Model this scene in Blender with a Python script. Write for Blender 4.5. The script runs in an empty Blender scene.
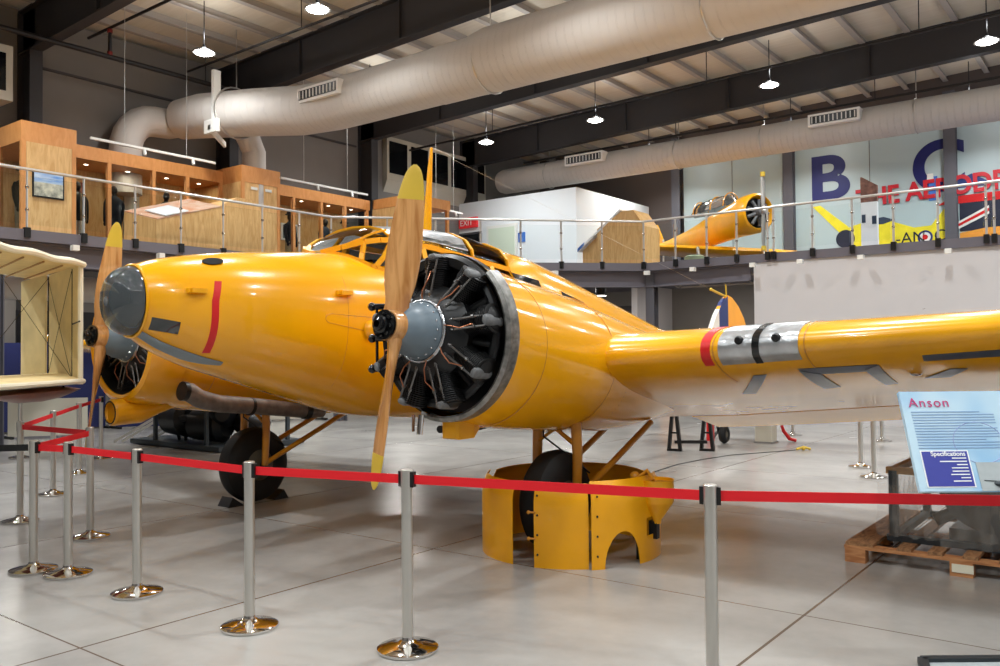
import bpy, math, random
from mathutils import Vector, Matrix
random.seed(7)
S = bpy.context.scene
COL = S.collection
PI = math.pi
V = Vector

# ------------------------------------------------------------------ materials
def rgb(r, g, b):
    f = lambda c: (c/255/12.92) if c/255 <= .04045 else ((c/255+.055)/1.055)**2.4
    return (f(r), f(g), f(b), 1)

MATS = {}
def mat(name, col, rough=.5, metal=0, coat=0, var=0, scale=5, bump=0, trans=0, alpha=1, emit=0, ior=1.45, stretch=None, col2=None, bscale=None, detail=4):
    m = bpy.data.materials.new(name); m.use_nodes = True
    nt = m.node_tree; b = nt.nodes['Principled BSDF']
    b.inputs['Base Color'].default_value = col
    b.inputs['Roughness'].default_value = rough
    b.inputs['Metallic'].default_value = metal
    b.inputs['Coat Weight'].default_value = coat
    b.inputs['Coat Roughness'].default_value = .06
    b.inputs['Transmission Weight'].default_value = trans
    b.inputs['IOR'].default_value = ior
    b.inputs['Alpha'].default_value = alpha
    if emit:
        b.inputs['Emission Color'].default_value = col
        b.inputs['Emission Strength'].default_value = emit
    if var or col2 or bump:
        tc = nt.nodes.new('ShaderNodeTexCoord'); mp = nt.nodes.new('ShaderNodeMapping')
        if stretch: mp.inputs['Scale'].default_value = stretch
        n = nt.nodes.new('ShaderNodeTexNoise'); n.inputs['Scale'].default_value = scale; n.inputs['Detail'].default_value = detail
        nt.links.new(tc.outputs['Object'], mp.inputs[0]); nt.links.new(mp.outputs[0], n.inputs['Vector'])
        if var or col2:
            r = nt.nodes.new('ShaderNodeValToRGB')
            c2 = col2 if col2 else tuple(max(0, min(1, c*(1+var))) for c in col[:3])+(1,)
            c1 = col if col2 else tuple(max(0, c*(1-var)) for c in col[:3])+(1,)
            r.color_ramp.elements[0].color = c1; r.color_ramp.elements[1].color = c2
            r.color_ramp.elements[0].position = .3; r.color_ramp.elements[1].position = .7
            nt.links.new(n.outputs['Fac'], r.inputs[0]); nt.links.new(r.outputs[0], b.inputs['Base Color'])
        if bump:
            bp = nt.nodes.new('ShaderNodeBump'); bp.inputs['Strength'].default_value = bump; bp.inputs['Distance'].default_value = .02
            if bscale:
                n2 = nt.nodes.new('ShaderNodeTexNoise'); n2.inputs['Scale'].default_value = bscale
                nt.links.new(mp.outputs[0], n2.inputs['Vector']); nt.links.new(n2.outputs['Fac'], bp.inputs['Height'])
            else: nt.links.new(n.outputs['Fac'], bp.inputs['Height'])
            nt.links.new(bp.outputs[0], b.inputs['Normal'])
    MATS[name] = m
    return m

YEL = mat('yellow_paint', rgb(236, 164, 6), .22, coat=.5, var=.05, scale=1.5, bump=.04, bscale=7)
YEL2 = mat('yellow_satin', rgb(236, 165, 9), .35, coat=.25, var=.06, scale=3)
YELW = mat('yellow_wing', rgb(236, 166, 12), .25, coat=.5, var=.08, scale=2.2, bump=.05, bscale=5)
YELT = mat('pale_yellow', rgb(206, 172, 56), .4, var=.05)
REDP = mat('red_paint', rgb(206, 28, 30), .35)
BELT = mat('red_belt', rgb(226, 22, 34), .6)
BELTK = mat('black_belt', rgb(16, 16, 18), .6)
DKGL = mat('dark_glass', rgb(28, 32, 34), .06, coat=1)
CHIN = mat('chin_glass', rgb(120, 130, 136), .12, coat=.5)
CLR = mat('clear_perspex', rgb(225, 232, 235), .04, trans=1, ior=1.12)
CLRD = mat('smoky_perspex', rgb(130, 138, 142), .05, trans=.75, ior=1.2, coat=1)
PALEM = mat('pale_metal_sheet', rgb(184, 186, 188), .28, metal=.7, var=.18, scale=9, bump=.4, bscale=14)
SILV = mat('bare_aluminium', rgb(190, 192, 196), .25, metal=1, var=.15, scale=14, bump=.15, bscale=25)
RINGM = mat('worn_metal', rgb(134, 132, 128), .4, metal=.8, var=.45, scale=18)
RAILM = mat('satin_rail', rgb(205, 202, 198), .35, metal=.55)
RODM = mat('rod_steel', rgb(120, 118, 116), .3, metal=.8)
STEEL = mat('brushed_steel', rgb(204, 201, 195), .3, metal=.9)
CHROME = mat('chrome', rgb(215, 212, 208), .08, metal=1)
BLK = mat('black_metal', rgb(16, 17, 19), .38, var=.3, scale=10)
BLKG = mat('black_gloss', rgb(10, 11, 13), .2, coat=.4)
DULL = mat('dull_black', rgb(22, 22, 22), .95)
BLKP = mat('black_plastic', rgb(14, 14, 16), .45)
FINM = mat('cylinder_fins', rgb(12, 12, 13), .45, metal=0, bump=1, scale=3)
ROCK = mat('rocker_grey', rgb(106, 107, 108), .5, metal=.2, var=.25, scale=25)
CRANK = mat('crankcase_grey', rgb(104, 118, 128), .38, var=.08, scale=8)
COPPER = mat('copper_wire', rgb(176, 112, 80), .35, metal=.7)
RUB = mat('tyre_rubber', rgb(20, 20, 20), .7, var=.2, scale=20)
HUBG = mat('wheel_hub_grey', rgb(84, 80, 68), .5, metal=.3)
STRUT = mat('ochre_strut', rgb(196, 130, 30), .35, coat=.2, var=.08)
EXH = mat('exhaust_brown', rgb(112, 100, 92), .5, metal=.3, var=.3, scale=12)
FLASHW = mat('flash_white', rgb(228, 226, 220), .4)
FLASHB = mat('flash_blue', rgb(32, 50, 110), .4)
GREYL = mat('letter_grey', rgb(70, 78, 92), .3, coat=.3, var=.2, scale=10)
CREAM = mat('cream_fabric', rgb(228, 206, 152), .6, var=.08, scale=6)
CREAM2 = mat('cream_fabric_edge', rgb(236, 228, 204), .6)
REDBR = mat('red_brown_wood', rgb(118, 58, 40), .4, var=.2, scale=6)
WHT = mat('white_paint', rgb(226, 224, 218), .5)
WALLG = mat('wall_grey', rgb(124, 120, 116), .8, var=.03, scale=2)
WALLD = mat('wall_dark', rgb(72, 70, 72), .8)
WALLL = mat('wall_light', rgb(196, 192, 192), .75, var=.02, scale=1)
WALLM = mat('mural_panel', rgb(176, 192, 194), .35, var=.02, scale=.5)
WALLBR = mat('wall_brown', rgb(84, 74, 70), .8)
FRAME = mat('roof_steel_dark', rgb(50, 48, 50), .6)
COLG = mat('column_grey', rgb(84, 82, 88), .6)
SLABG = mat('slab_grey', rgb(104, 100, 108), .6)
PURL = mat('purlin_grey', rgb(170, 162, 154), .6)
PIPEK = mat('sprinkler_pipe', rgb(30, 26, 26), .5)
REDC = mat('pipe_red', rgb(130, 36, 28), .5)
DUCT2M = mat('vent_white', rgb(232, 228, 222), .5)
BLUEP = mat('blue_panel', rgb(24, 34, 88), .6)
BEIGE = mat('beige_panel', rgb(190, 184, 168), .6)
WINB = mat('window_black', rgb(10, 12, 15), .12)
GLASS = mat('balustrade_glass', rgb(246, 250, 250), .02, trans=1, ior=1.03)
CGLASS = mat('case_glass', rgb(235, 242, 242), .03, trans=1, ior=1.08)
PLAS = mat('plastic_wrap', rgb(190, 186, 178), .2, alpha=.2, coat=.6, bump=1, scale=8)
NAVY = mat('navy_letters', rgb(22, 26, 96), .5)
REDL = mat('red_letters', rgb(196, 24, 40), .5)
MYEL = mat('mural_yellow', rgb(232, 214, 40), .5, var=.1, scale=3)
MORG = mat('mural_orange', rgb(226, 150, 52), .5, var=.1, scale=3)
MNAVY = mat('mural_dark_blue', rgb(28, 32, 52), .5)
BRICK = mat('picture_brown', rgb(140, 96, 80), .6, col2=rgb(90, 60, 52), scale=9)
UNIN = mat('navy_uniform', rgb(28, 34, 46), .8, var=.2)
UNIO = mat('olive_uniform', rgb(70, 66, 48), .8, var=.2)
UNIG = mat('grey_blue_uniform', rgb(52, 64, 84), .8, var=.2)
UNIT = mat('tan_trousers', rgb(180, 165, 130), .8, var=.1)
MHEAD = mat('mannequin_head', rgb(46, 38, 34), .6)
PINK = mat('magenta_letters', rgb(190, 40, 110), .5)
PANW = mat('panel_white', rgb(236, 238, 240), .4)
PANB = mat('spec_blue', rgb(44, 52, 150), .4)
PLINE = mat('fine_print', rgb(128, 158, 198), .5)
PPUR = mat('faint_roundel', rgb(160, 172, 214), .5)
PEACH = mat('faint_peach', rgb(232, 206, 206), .5)
LGREYB = mat('photo_grey', rgb(170, 178, 180), .5, var=.08, scale=20)
DGREEN = mat('grey_green_steel', rgb(58, 64, 68), .45, metal=.4, var=.1)
EXITR = mat('exit_red', rgb(214, 40, 44), .5, emit=.25)
DOORG = mat('door_pale_green', rgb(206, 216, 196), .5)  # pale green pane of the white room door
SIGNB = mat('sign_blue', rgb(60, 110, 190), .5)
LSHADE = mat('lamp_shade_grey', rgb(120, 120, 118), .5)
LAMPE = mat('lamp_lens', (1, .96, .9, 1), .5, emit=40)
FILLP = mat('fill_panel_glow', (1, .96, .9, 1), .5, emit=22)  # glow for the fill panels added below the mezzanine
LAMPW = mat('lamp_small_lens', (1, .94, .85, 1), .5, emit=6)
SEATG = mat('cockpit_green', rgb(92, 112, 84), .6)
SKYP = mat('picture_blue', rgb(92, 146, 214), .4, col2=rgb(200, 214, 226), scale=4, stretch=(1, .6, 3))
SNOWP = mat('picture_pale', rgb(226, 220, 196), .4, col2=rgb(130, 130, 120), scale=9)
POST1 = mat('poster_orange', rgb(196, 128, 86), .5, col2=rgb(206, 180, 160), scale=5)
CARDB = mat('label_paper', rgb(226, 222, 200), .6)

def wood(name, c1, c2, rough, stretch, scale=3, coat=0, dist=2):
    m = bpy.data.materials.new(name); m.use_nodes = True; nt = m.node_tree; b = nt.nodes['Principled BSDF']
    tc = nt.nodes.new('ShaderNodeTexCoord'); mp = nt.nodes.new('ShaderNodeMapping'); mp.inputs['Scale'].default_value = stretch
    n = nt.nodes.new('ShaderNodeTexNoise'); n.inputs['Scale'].default_value = scale; n.inputs['Detail'].default_value = 6; n.inputs['Distortion'].default_value = dist
    r = nt.nodes.new('ShaderNodeValToRGB'); r.color_ramp.elements[0].color = c1; r.color_ramp.elements[1].color = c2
    r.color_ramp.elements[0].position = .35; r.color_ramp.elements[1].position = .65
    L = nt.links.new
    L(tc.outputs['Object'], mp.inputs[0]); L(mp.outputs[0], n.inputs['Vector']); L(n.outputs['Fac'], r.inputs[0]); L(r.outputs[0], b.inputs['Base Color'])
    b.inputs['Roughness'].default_value = rough; b.inputs['Coat Weight'].default_value = coat; b.inputs['Coat Roughness'].default_value = .08
    return m
PROPW = wood('propeller_wood', rgb(176, 116, 60), rgb(216, 160, 100), .2, (9, 9, .9), 2.2, coat=.8, dist=.6)
CASEW = wood('maple_veneer', rgb(206, 158, 96), rgb(226, 184, 124), .5, (3, 3, .5), 3)
CASEO = wood('orange_maple_trim', rgb(206, 138, 74), rgb(216, 150, 88), .45, (2, 2, .6), 3)
PALW = wood('pallet_wood', rgb(120, 84, 54), rgb(168, 124, 84), .8, (6, 1.2, 6), 3)
PALW2 = wood('pallet_wood_fresh', rgb(160, 104, 62), rgb(196, 140, 92), .8, (1.2, 6, 6), 3)
SIGNW = wood('oak_board', rgb(150, 110, 66), rgb(180, 140, 90), .6, (1, 6, 6), 3)

def duct_mat(name, c, freq):
    m = bpy.data.materials.new(name); m.use_nodes = True; nt = m.node_tree; b = nt.nodes['Principled BSDF']
    b.inputs['Base Color'].default_value = c; b.inputs['Roughness'].default_value = .7
    tc = nt.nodes.new('ShaderNodeTexCoord'); sp = nt.nodes.new('ShaderNodeSeparateXYZ')
    mu = nt.nodes.new('ShaderNodeMath'); mu.operation = 'MULTIPLY'; mu.inputs[1].default_value = freq
    fr = nt.nodes.new('ShaderNodeMath'); fr.operation = 'FRACT'
    gt = nt.nodes.new('ShaderNodeMath'); gt.operation = 'GREATER_THAN'; gt.inputs[1].default_value = .86
    bp = nt.nodes.new('ShaderNodeBump'); bp.inputs['Strength'].default_value = 1; bp.inputs['Distance'].default_value = .06
    L = nt.links.new
    L(tc.outputs['Object'], sp.inputs[0]); L(sp.outputs['X'], mu.inputs[0]); L(mu.outputs[0], fr.inputs[0]); L(fr.outputs[0], gt.inputs[0])
    L(gt.outputs[0], bp.inputs['Height']); L(bp.outputs[0], b.inputs['Normal'])
    return m
DUCTM = duct_mat('duct_white', rgb(196, 190, 184), 5.5)

def floor_mat():
    m = bpy.data.materials.new('polished_concrete'); m.use_nodes = True; nt = m.node_tree; b = nt.nodes['Principled BSDF']
    N = nt.nodes.new; L = nt.links.new
    tc = N('ShaderNodeTexCoord'); sp = N('ShaderNodeSeparateXYZ'); L(tc.outputs['Object'], sp.inputs[0])
    def line(axis, off, per, w):
        a = N('ShaderNodeMath'); a.operation = 'SUBTRACT'; a.inputs[1].default_value = off; L(sp.outputs[axis], a.inputs[0])
        d = N('ShaderNodeMath'); d.operation = 'DIVIDE'; d.inputs[1].default_value = per; L(a.outputs[0], d.inputs[0])
        h = N('ShaderNodeMath'); h.operation = 'ADD'; h.inputs[1].default_value = 100.5; L(d.outputs[0], h.inputs[0])
        f = N('ShaderNodeMath'); f.operation = 'FRACT'; L(h.outputs[0], f.inputs[0])
        s = N('ShaderNodeMath'); s.operation = 'SUBTRACT'; s.inputs[1].default_value = .5; L(f.outputs[0], s.inputs[0])
        ab = N('ShaderNodeMath'); ab.operation = 'ABSOLUTE'; L(s.outputs[0], ab.inputs[0])
        lt = N('ShaderNodeMath'); lt.operation = 'LESS_THAN'; lt.inputs[1].default_value = w/per; L(ab.outputs[0], lt.inputs[0])
        return lt
    l1 = line('X', -1.76, 3.08, .009); l2 = line('Y', 5.35, 2.97, .006)
    mx = N('ShaderNodeMath'); mx.operation = 'MAXIMUM'; L(l1.outputs[0], mx.inputs[0]); L(l2.outputs[0], mx.inputs[1])
    n = N('ShaderNodeTexNoise'); n.inputs['Scale'].default_value = .55; n.inputs['Detail'].default_value = 8; n.inputs['Roughness'].default_value = .62; L(tc.outputs['Object'], n.inputs['Vector'])
    r = N('ShaderNodeValToRGB'); r.color_ramp.elements[0].color = rgb(138, 135, 131); r.color_ramp.elements[1].color = rgb(164, 161, 156)
    r.color_ramp.elements[0].position = .36; r.color_ramp.elements[1].position = .62; L(n.outputs['Fac'], r.inputs[0])
    mc = N('ShaderNodeMixRGB'); mc.inputs[2].default_value = rgb(96, 84, 74); L(mx.outputs[0], mc.inputs[0]); L(r.outputs[0], mc.inputs[1]); L(mc.outputs[0], b.inputs['Base Color'])
    n2 = N('ShaderNodeTexNoise'); n2.inputs['Scale'].default_value = .8; n2.inputs['Detail'].default_value = 2; L(tc.outputs['Object'], n2.inputs['Vector'])
    mr = N('ShaderNodeMapRange'); mr.inputs['To Min'].default_value = .2; mr.inputs['To Max'].default_value = .3; L(n2.outputs['Fac'], mr.inputs['Value']); L(mr.outputs[0], b.inputs['Roughness'])
    b.inputs['Specular IOR Level'].default_value = .55
    return m
FLOORM = floor_mat()

def ceil_mat():
    m = bpy.data.materials.new('roof_insulation'); m.use_nodes = True; nt = m.node_tree; b = nt.nodes['Principled BSDF']
    N = nt.nodes.new; L = nt.links.new
    tc = N('ShaderNodeTexCoord'); mp = N('ShaderNodeMapping'); mp.inputs['Scale'].default_value = (.4, 6, 1)
    n = N('ShaderNodeTexNoise'); n.inputs['Scale'].default_value = 2; L(tc.outputs['Object'], mp.inputs[0]); L(mp.outputs[0], n.inputs['Vector'])
    r = N('ShaderNodeValToRGB'); r.color_ramp.elements[0].color = rgb(202, 190, 170); r.color_ramp.elements[1].color = rgb(220, 211, 194); L(n.outputs['Fac'], r.inputs[0]); L(r.outputs[0], b.inputs['Base Color'])
    b.inputs['Roughness'].default_value = .85
    return m
CEILM = ceil_mat()

# ------------------------------------------------------------------ mesh tools
class MB:
    def __init__(s): s.v = []; s.f = []
    def add(s, vs, fs):
        o = len(s.v); s.v += [V(p) for p in vs]; s.f += [tuple(i+o for i in f) for f in fs]; return s
    def box(s, c, d, rz=0, rx=0, ry=0):
        R = Matrix.Rotation(rz, 3, 'Z') @ Matrix.Rotation(ry, 3, 'Y') @ Matrix.Rotation(rx, 3, 'X')
        vs = [V(c) + R @ V((x*d[0]/2, y*d[1]/2, z*d[2]/2)) for x in (-1, 1) for y in (-1, 1) for z in (-1, 1)]
        return s.add(vs, [(0,1,3,2),(4,6,7,5),(0,4,5,1),(2,3,7,6),(0,2,6,4),(1,5,7,3)])
    def bb(s, a, b):
        return s.box([(a[i]+b[i])/2 for i in range(3)], [abs(b[i]-a[i]) for i in range(3)])
    def bar(s, p, q, w, h=None):
        h = h or w; p, q = V(p), V(q); d = (q-p).normalized()
        up = V((0,0,1)) if abs(d.z) < .95 else V((0,1,0))
        a = d.cross(up).normalized()*w/2; b = a.cross(d).normalized()*h/2
        return s.add([p-a-b,p+a-b,p+a+b,p-a+b,q-a-b,q+a-b,q+a+b,q-a+b], [(0,1,2,3),(7,6,5,4),(0,4,5,1),(1,5,6,2),(2,6,7,3),(3,7,4,0)])
    def rings(s, rs, closed=True, cap=True, loop=False):
        n = len(rs[0]); vs = [p for r in rs for p in r]; fs = []
        m = len(rs)
        for i in range(m if loop else m-1):
            j = (i+1) % m
            for k in range(n if closed else n-1):
                l = (k+1) % n
                fs.append((i*n+k, i*n+l, j*n+l, j*n+k))
        if cap and closed and not loop:
            fs.append(tuple(range(n))[::-1]); fs.append(tuple((m-1)*n+k for k in range(n)))
        return s.add(vs, fs)
    def tube(s, pts, r, n=12, cap=True, loop=False):
        pts = [V(p) for p in pts]; rs = []; m = len(pts)
        if not isinstance(r, (list, tuple)): r = [r]*m
        prev = None
        for i, p in enumerate(pts):
            if loop: d = pts[(i+1) % m]-pts[i-1]
            else: d = pts[min(i+1, m-1)]-pts[max(i-1, 0)]
            d.normalize()
            if prev is None:
                a = d.cross(V((0,0,1)))
                if a.length < .05: a = d.cross(V((1,0,0)))
            else:
                a = prev - d*prev.dot(d)
            a.normalize(); prev = a; b = d.cross(a)
            rs.append([p+(a*math.cos(t)+b*math.sin(t))*r[i] for t in [2*PI*k/n for k in range(n)]])
        return s.rings(rs, cap=cap, loop=loop)
    def lathe(s, prof, o=(0,0,0), ax=(0,0,1), n=24, cap=True):
        o, ax = V(o), V(ax).normalized()
        a = ax.cross(V((0,0,1)))
        if a.length < .05: a = V((1,0,0))
        a.normalize(); b = ax.cross(a)
        rs = [[o+ax*z+(a*math.cos(2*PI*k/n)+b*math.sin(2*PI*k/n))*max(r, 1e-4) for k in range(n)] for r, z in prof]
        return s.rings(rs, cap=cap)
    def prism(s, poly, d):
        d = V(d); n = len(poly); P = [V(p) for p in poly]
        return s.add(P+[p+d for p in P], [tuple(range(n))[::-1], tuple(range(n, 2*n))]+[(k,(k+1)%n,n+(k+1)%n,n+k) for k in range(n)])
    def grid(s, fn, us, vs_):
        P = [fn(u, v) for u in us for v in vs_]; n = len(vs_)
        return s.add(P, [(i*n+j, i*n+j+1, (i+1)*n+j+1, (i+1)*n+j) for i in range(len(us)-1) for j in range(n-1)])
    def ball(s, c, r, n=12, m=8):
        if not isinstance(r, (list, tuple)): r = (r, r, r)
        rs = [[V((c[0]+r[0]*math.sin(t)*math.cos(2*PI*k/n), c[1]+r[1]*math.sin(t)*math.sin(2*PI*k/n), c[2]+r[2]*math.cos(t))) for k in range(n)] for t in [PI*(i+.02)/(m+.04) for i in range(m+1)]]
        return s.rings(rs)
    def xf(s, M):
        s.v = [M @ p for p in s.v]; return s
    def solid(s, t):     # give a sheet a thickness along its vertex normals
        me = bpy.data.meshes.new('t'); me.from_pydata([tuple(p) for p in s.v], [], s.f); me.update()
        ns = [V(v.normal) for v in me.vertices]; bpy.data.meshes.remove(me)
        n = len(s.v); ed = {}
        for f in s.f:
            for k in range(len(f)):
                e = (f[k], f[(k+1) % len(f)])
                if (e[1], e[0]) in ed: del ed[(e[1], e[0])]
                else: ed[e] = 1
        s.v += [p-ns[i]*t for i, p in enumerate(s.v)]
        s.f += [tuple(i+n for i in f[::-1]) for f in s.f] + [(b, a, a+n, b+n) for a, b in ed]
        return s
    def build(s, name, m, parent=None, smooth=True, ang=35):
        off = wloc(parent) if parent else V((0,0,0))
        me = bpy.data.meshes.new(name); me.from_pydata([tuple(p-off) for p in s.v], [], s.f); me.validate(); me.update()
        me.materials.append(m)
        if smooth:
            me.shade_smooth(); me.set_sharp_from_angle(angle=math.radians(ang))
        o = bpy.data.objects.new(name, me); COL.objects.link(o)
        if parent: o.parent = parent
        return o
def wloc(o):
    p = V(o.location)
    while o.parent: o = o.parent; p += V(o.location)
    return p
def recentre(o):   # put a top-level mesh's origin at its base
    me = o.data; xs = [v.co for v in me.vertices]
    c = V((sum(v.x for v in xs)/len(xs), sum(v.y for v in xs)/len(xs), min(v.z for v in xs)))
    for v in me.vertices: v.co -= c
    o.location = c
def tag(o, label, cat, group=None, kind=None):
    o['label'] = label; o['category'] = cat
    if group: o['group'] = group
    if kind: o['kind'] = kind
    if o.type == 'MESH': recentre(o)
    return o
def thing(name, label, cat, loc=(0,0,0), group=None):
    o = bpy.data.objects.new(name, None); COL.objects.link(o); o.location = loc; o.empty_display_size = .2
    o['label'] = label; o['category'] = cat
    if group: o['group'] = group
    return o
def struct(name, mb, m, label=None, smooth=False):
    o = mb.build(name, m, None, smooth); o['kind'] = 'structure'
    if label: o['label'] = label
    return o
def dup(o, parent=None, loc=None, label=None):
    c = o.copy(); COL.objects.link(c)
    if parent: c.parent = parent
    if loc is not None: c.location = loc
    if label: c['label'] = label
    for ch in list(o.children): dup(ch, c)
    return c
def text(s, name, m, parent, size, M, depth=.004, spacing=1, align='LEFT', bold=0, world=True):
    cu = bpy.data.curves.new(name, 'FONT'); cu.body = s; cu.size = size; cu.extrude = depth; cu.space_character = spacing; cu.align_x = align; cu.offset = bold
    o = bpy.data.objects.new('tmp', cu); COL.objects.link(o)
    dg = bpy.context.evaluated_depsgraph_get(); me = bpy.data.meshes.new_from_object(o.evaluated_get(dg))
    bpy.data.objects.remove(o)
    off = wloc(parent) if parent else V((0,0,0))
    for v in me.vertices: v.co = (M @ v.co) - off
    me.name = name; me.materials.clear(); me.materials.append(m)
    r = bpy.data.objects.new(name, me); COL.objects.link(r)
    if parent: r.parent = parent
    return r
def basis(o, x, z):   # text frame: x reading direction, z facing
    x = V(x).normalized(); z = V(z).normalized(); y = z.cross(x)
    return Matrix(((x.x,y.x,z.x,o[0]),(x.y,y.y,z.y,o[1]),(x.z,y.z,z.z,o[2]),(0,0,0,1)))
def lerp(tab, t):
    if t <= tab[0][0]: return tab[0][1:]
    for a, b in zip(tab, tab[1:]):
        if t <= b[0]:
            k = (t-a[0])/(b[0]-a[0]); k2 = k
            return [a[i]+(b[i]-a[i])*k2 for i in range(1, len(a))]
    return tab[-1][1:]
def spl(tab, t):      # Catmull-Rom through a table
    if t <= tab[0][0]: return list(tab[0][1:])
    if t >= tab[-1][0]: return list(tab[-1][1:])
    for i in range(len(tab)-1):
        if t <= tab[i+1][0]:
            a, b = tab[i], tab[i+1]; h = b[0]-a[0]; k = (t-a[0])/h
            p = tab[max(i-1, 0)]; q = tab[min(i+2, len(tab)-1)]
            out = []
            for j in range(1, len(a)):
                m0 = (b[j]-p[j])/(b[0]-p[0]) if b[0] != p[0] else 0
                m1 = (q[j]-a[j])/(q[0]-a[0]) if q[0] != a[0] else 0
                k2, k3 = k*k, k*k*k
                out.append((2*k3-3*k2+1)*a[j]+(k3-2*k2+k)*h*m0+(-2*k3+3*k2)*b[j]+(k3-k2)*h*m1)
            return out
def rng(a, b, n): return [a+(b-a)*i/(n-1) for i in range(n)]

# ------------------------------------------------------------------ camera (levelled by the floor joints)
F_, PIT, ROL, EYE, TH = 851., .02262, -.00876, 1.647, -.6559
cam = bpy.data.cameras.new('camera'); co = bpy.data.objects.new('camera', cam); COL.objects.link(co)
Mz = Matrix.Rotation(-TH, 3, 'Z')
fw = Mz @ V((0, math.cos(PIT), math.sin(PIT))); upv = Mz @ V((0, -math.sin(PIT), math.cos(PIT))); rt = fw.cross(upv)
r2 = rt*math.cos(ROL) + upv*math.sin(ROL); u2 = upv*math.cos(ROL) - rt*math.sin(ROL)
co.matrix_world = Matrix(((r2.x,u2.x,-fw.x,0),(r2.y,u2.y,-fw.y,0),(r2.z,u2.z,-fw.z,EYE),(0,0,0,1)))
cam.sensor_width = 36; cam.lens = F_*36/1000; cam.clip_start = .05; cam.clip_end = 200
S.camera = co

# ------------------------------------------------------------------ hall
XW, YW, X1, Y0 = -20.5, 29.5, 11., -9.
def roofz(x): return 9.7+.03*(x+20.5)
struct('floor', MB().bb((XW-.3, Y0-.3, -.2), (X1+.3, YW+.3, 0)), FLOORM)
struct('ceiling', MB().prism([(XW-.3, Y0-.3, roofz(XW)), (X1+.3, Y0-.3, roofz(X1)), (X1+.3, Y0-.3, roofz(X1)+.2), (XW-.3, Y0-.3, roofz(XW)+.2)], (0, YW-Y0+.6, 0)), CEILM)
ceil = bpy.data.objects['ceiling']
wl = struct('wall_left', MB().bb((XW-.3, Y0, 0), (XW, YW, 9.6)), WALLG)
struct('wall_back', MB().bb((XW, YW, 0), (X1, YW+.3, 10.4)), WALLBR)
struct('wall_right', MB().bb((X1, Y0, 0), (X1+.3, YW, 10.4)), WALLL)
struct('wall_front', MB().bb((XW, Y0-.3, 0), (X1, Y0, 10.4)), WALLG)
x = -19.9
for k in range(28):
    xx = -20.9+1.13*k+.06
    if xx < XW+.1 or xx > X1: continue
    z = roofz(xx)
    MB().bb((xx-.02, Y0, z-.16), (xx+.02, YW, z)).bb((xx-.075, Y0, z-.17), (xx+.075, YW, z-.155)).build('purlin', PURL, ceil, False)
# rigid roof frames: rafter with flanges and a column each
FY = [-7.2, -1.9, 3.4, 8.75, 13.95, 19.25, 24.4]
for k, y in enumerate(FY):
    o = MB().prism([(XW, y-.02, roofz(XW)-1.15), (X1, y-.02, roofz(X1)-1.1), (X1, y-.02, roofz(X1)-.2), (XW, y-.02, roofz(XW)-.2)], (0, .04, 0))
    for dz0, dz1 in ((-1.15, -1.1), (-.17, -.17)):
        o.prism([(XW, y-.13, roofz(XW)+dz0-.02), (X1, y-.13, roofz(X1)+dz1-.02), (X1, y-.13, roofz(X1)+dz1+.02), (XW, y-.13, roofz(XW)+dz0+.02)], (0, .26, 0))
    o.bb((XW, y-.02, 0), (XW+.62, y+.02, roofz(XW)-.2)).bb((XW+.6, y-.14, 0), (XW+.64, y+.14, roofz(XW)-1.1)).bb((XW, y-.14, 0), (XW+.03, y+.14, roofz(XW)-.2))
    for sx in (-17, -13.5, -10, -6, -2, 2):
        o.bb((sx, y-.1, roofz(sx)-1.1), (sx+.02, y+.1, roofz(sx)-.2))
    struct('trim_%d' % (k+1), o, FRAME, 'dark steel roof frame with its wall column')
# girt line on the left wall
struct('trim_8', MB().bb((XW, 9, 8.35), (XW+.06, 14, 8.4)).bb((XW, 14.3, 8.35), (XW+.06, 19, 8.4)), WALLD)
# back wall: pale mural panels, columns
struct('trim_9', MB().bb((-13.9, YW-.06, 3.9), (X1, YW, 8.75)), WALLM, 'pale blue grey panelling on the back wall')
for k, cx in enumerate((-14.1, -9.9, -4.9, .2)):
    struct('trim_%d' % (10+k), MB().bb((cx-.17, YW-.34, 3.9), (cx+.17, YW-.3, 9.6)).bb((cx-.02, YW-.32, 3.9), (cx+.02, YW-.06, 9.6)).bb((cx-.17, YW-.1, 3.9), (cx+.17, YW-.06, 9.6)), COLG)
for k, cx in enumerate((-14.3, -12.0, -7.3, -2.4)):
    MB().bb((cx-.01, YW-.075, 3.9), (cx+.01, YW-.06, 8.7)).build('seam', WALLG, bpy.data.objects['trim_9'], False)

# mezzanine: slab, edge beams, columns, walls below
EDG = [(-15.8, Y0), (-15.8, 13.9), (-10.35, 19.55), (X1, 19.4)]
poly = [(XW, Y0)]+EDG+[(X1, YW), (XW, YW)]
mz = struct('mezzanine_floor', MB().prism([(a, b, 3.7) for a, b in poly], (0, 0, .2)), SLABG)
em = MB()
IN = [(-16.05, Y0), (-16.05, 14.0), (-10.45, 19.8), (-7.6, 19.7)]
for a, b in zip(IN, IN[1:]):
    em.bar((*a, 3.5), (*b, 3.5), .03, .4); em.bar((*a, 3.31), (*b, 3.31), .22, .03); em.bar((*a, 3.68), (*b, 3.68), .22, .03)
struct('trim_14', em, SLABG, 'steel edge beam under the mezzanine')
for k, (cx, cy) in enumerate(((-16.1, 1.5), (-16.1, 6.4), (-16.1, 10.6), (-15.9, 14.2), (-10.3, 19.85), (-13.3, 17.0))):
    if k == 5: continue
    struct('trim_%d' % (15+k), MB().bb((cx-.12, cy-.12, 0), (cx+.12, cy-.1, 3.7)).bb((cx-.12, cy+.1, 0), (cx+.12, cy+.12, 3.7)).bb((cx-.02, cy-.1, 0), (cx+.02, cy+.1, 3.7)), COLG, 'steel column under the mezzanine edge')
struct('wall_right_back', MB().bb((-7.47, 19.55, 0), (X1, 19.75, 3.7)).bb((-7.47, 19.75, 0), (-7.3, 25.9, 3.7)), WALLL)
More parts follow.
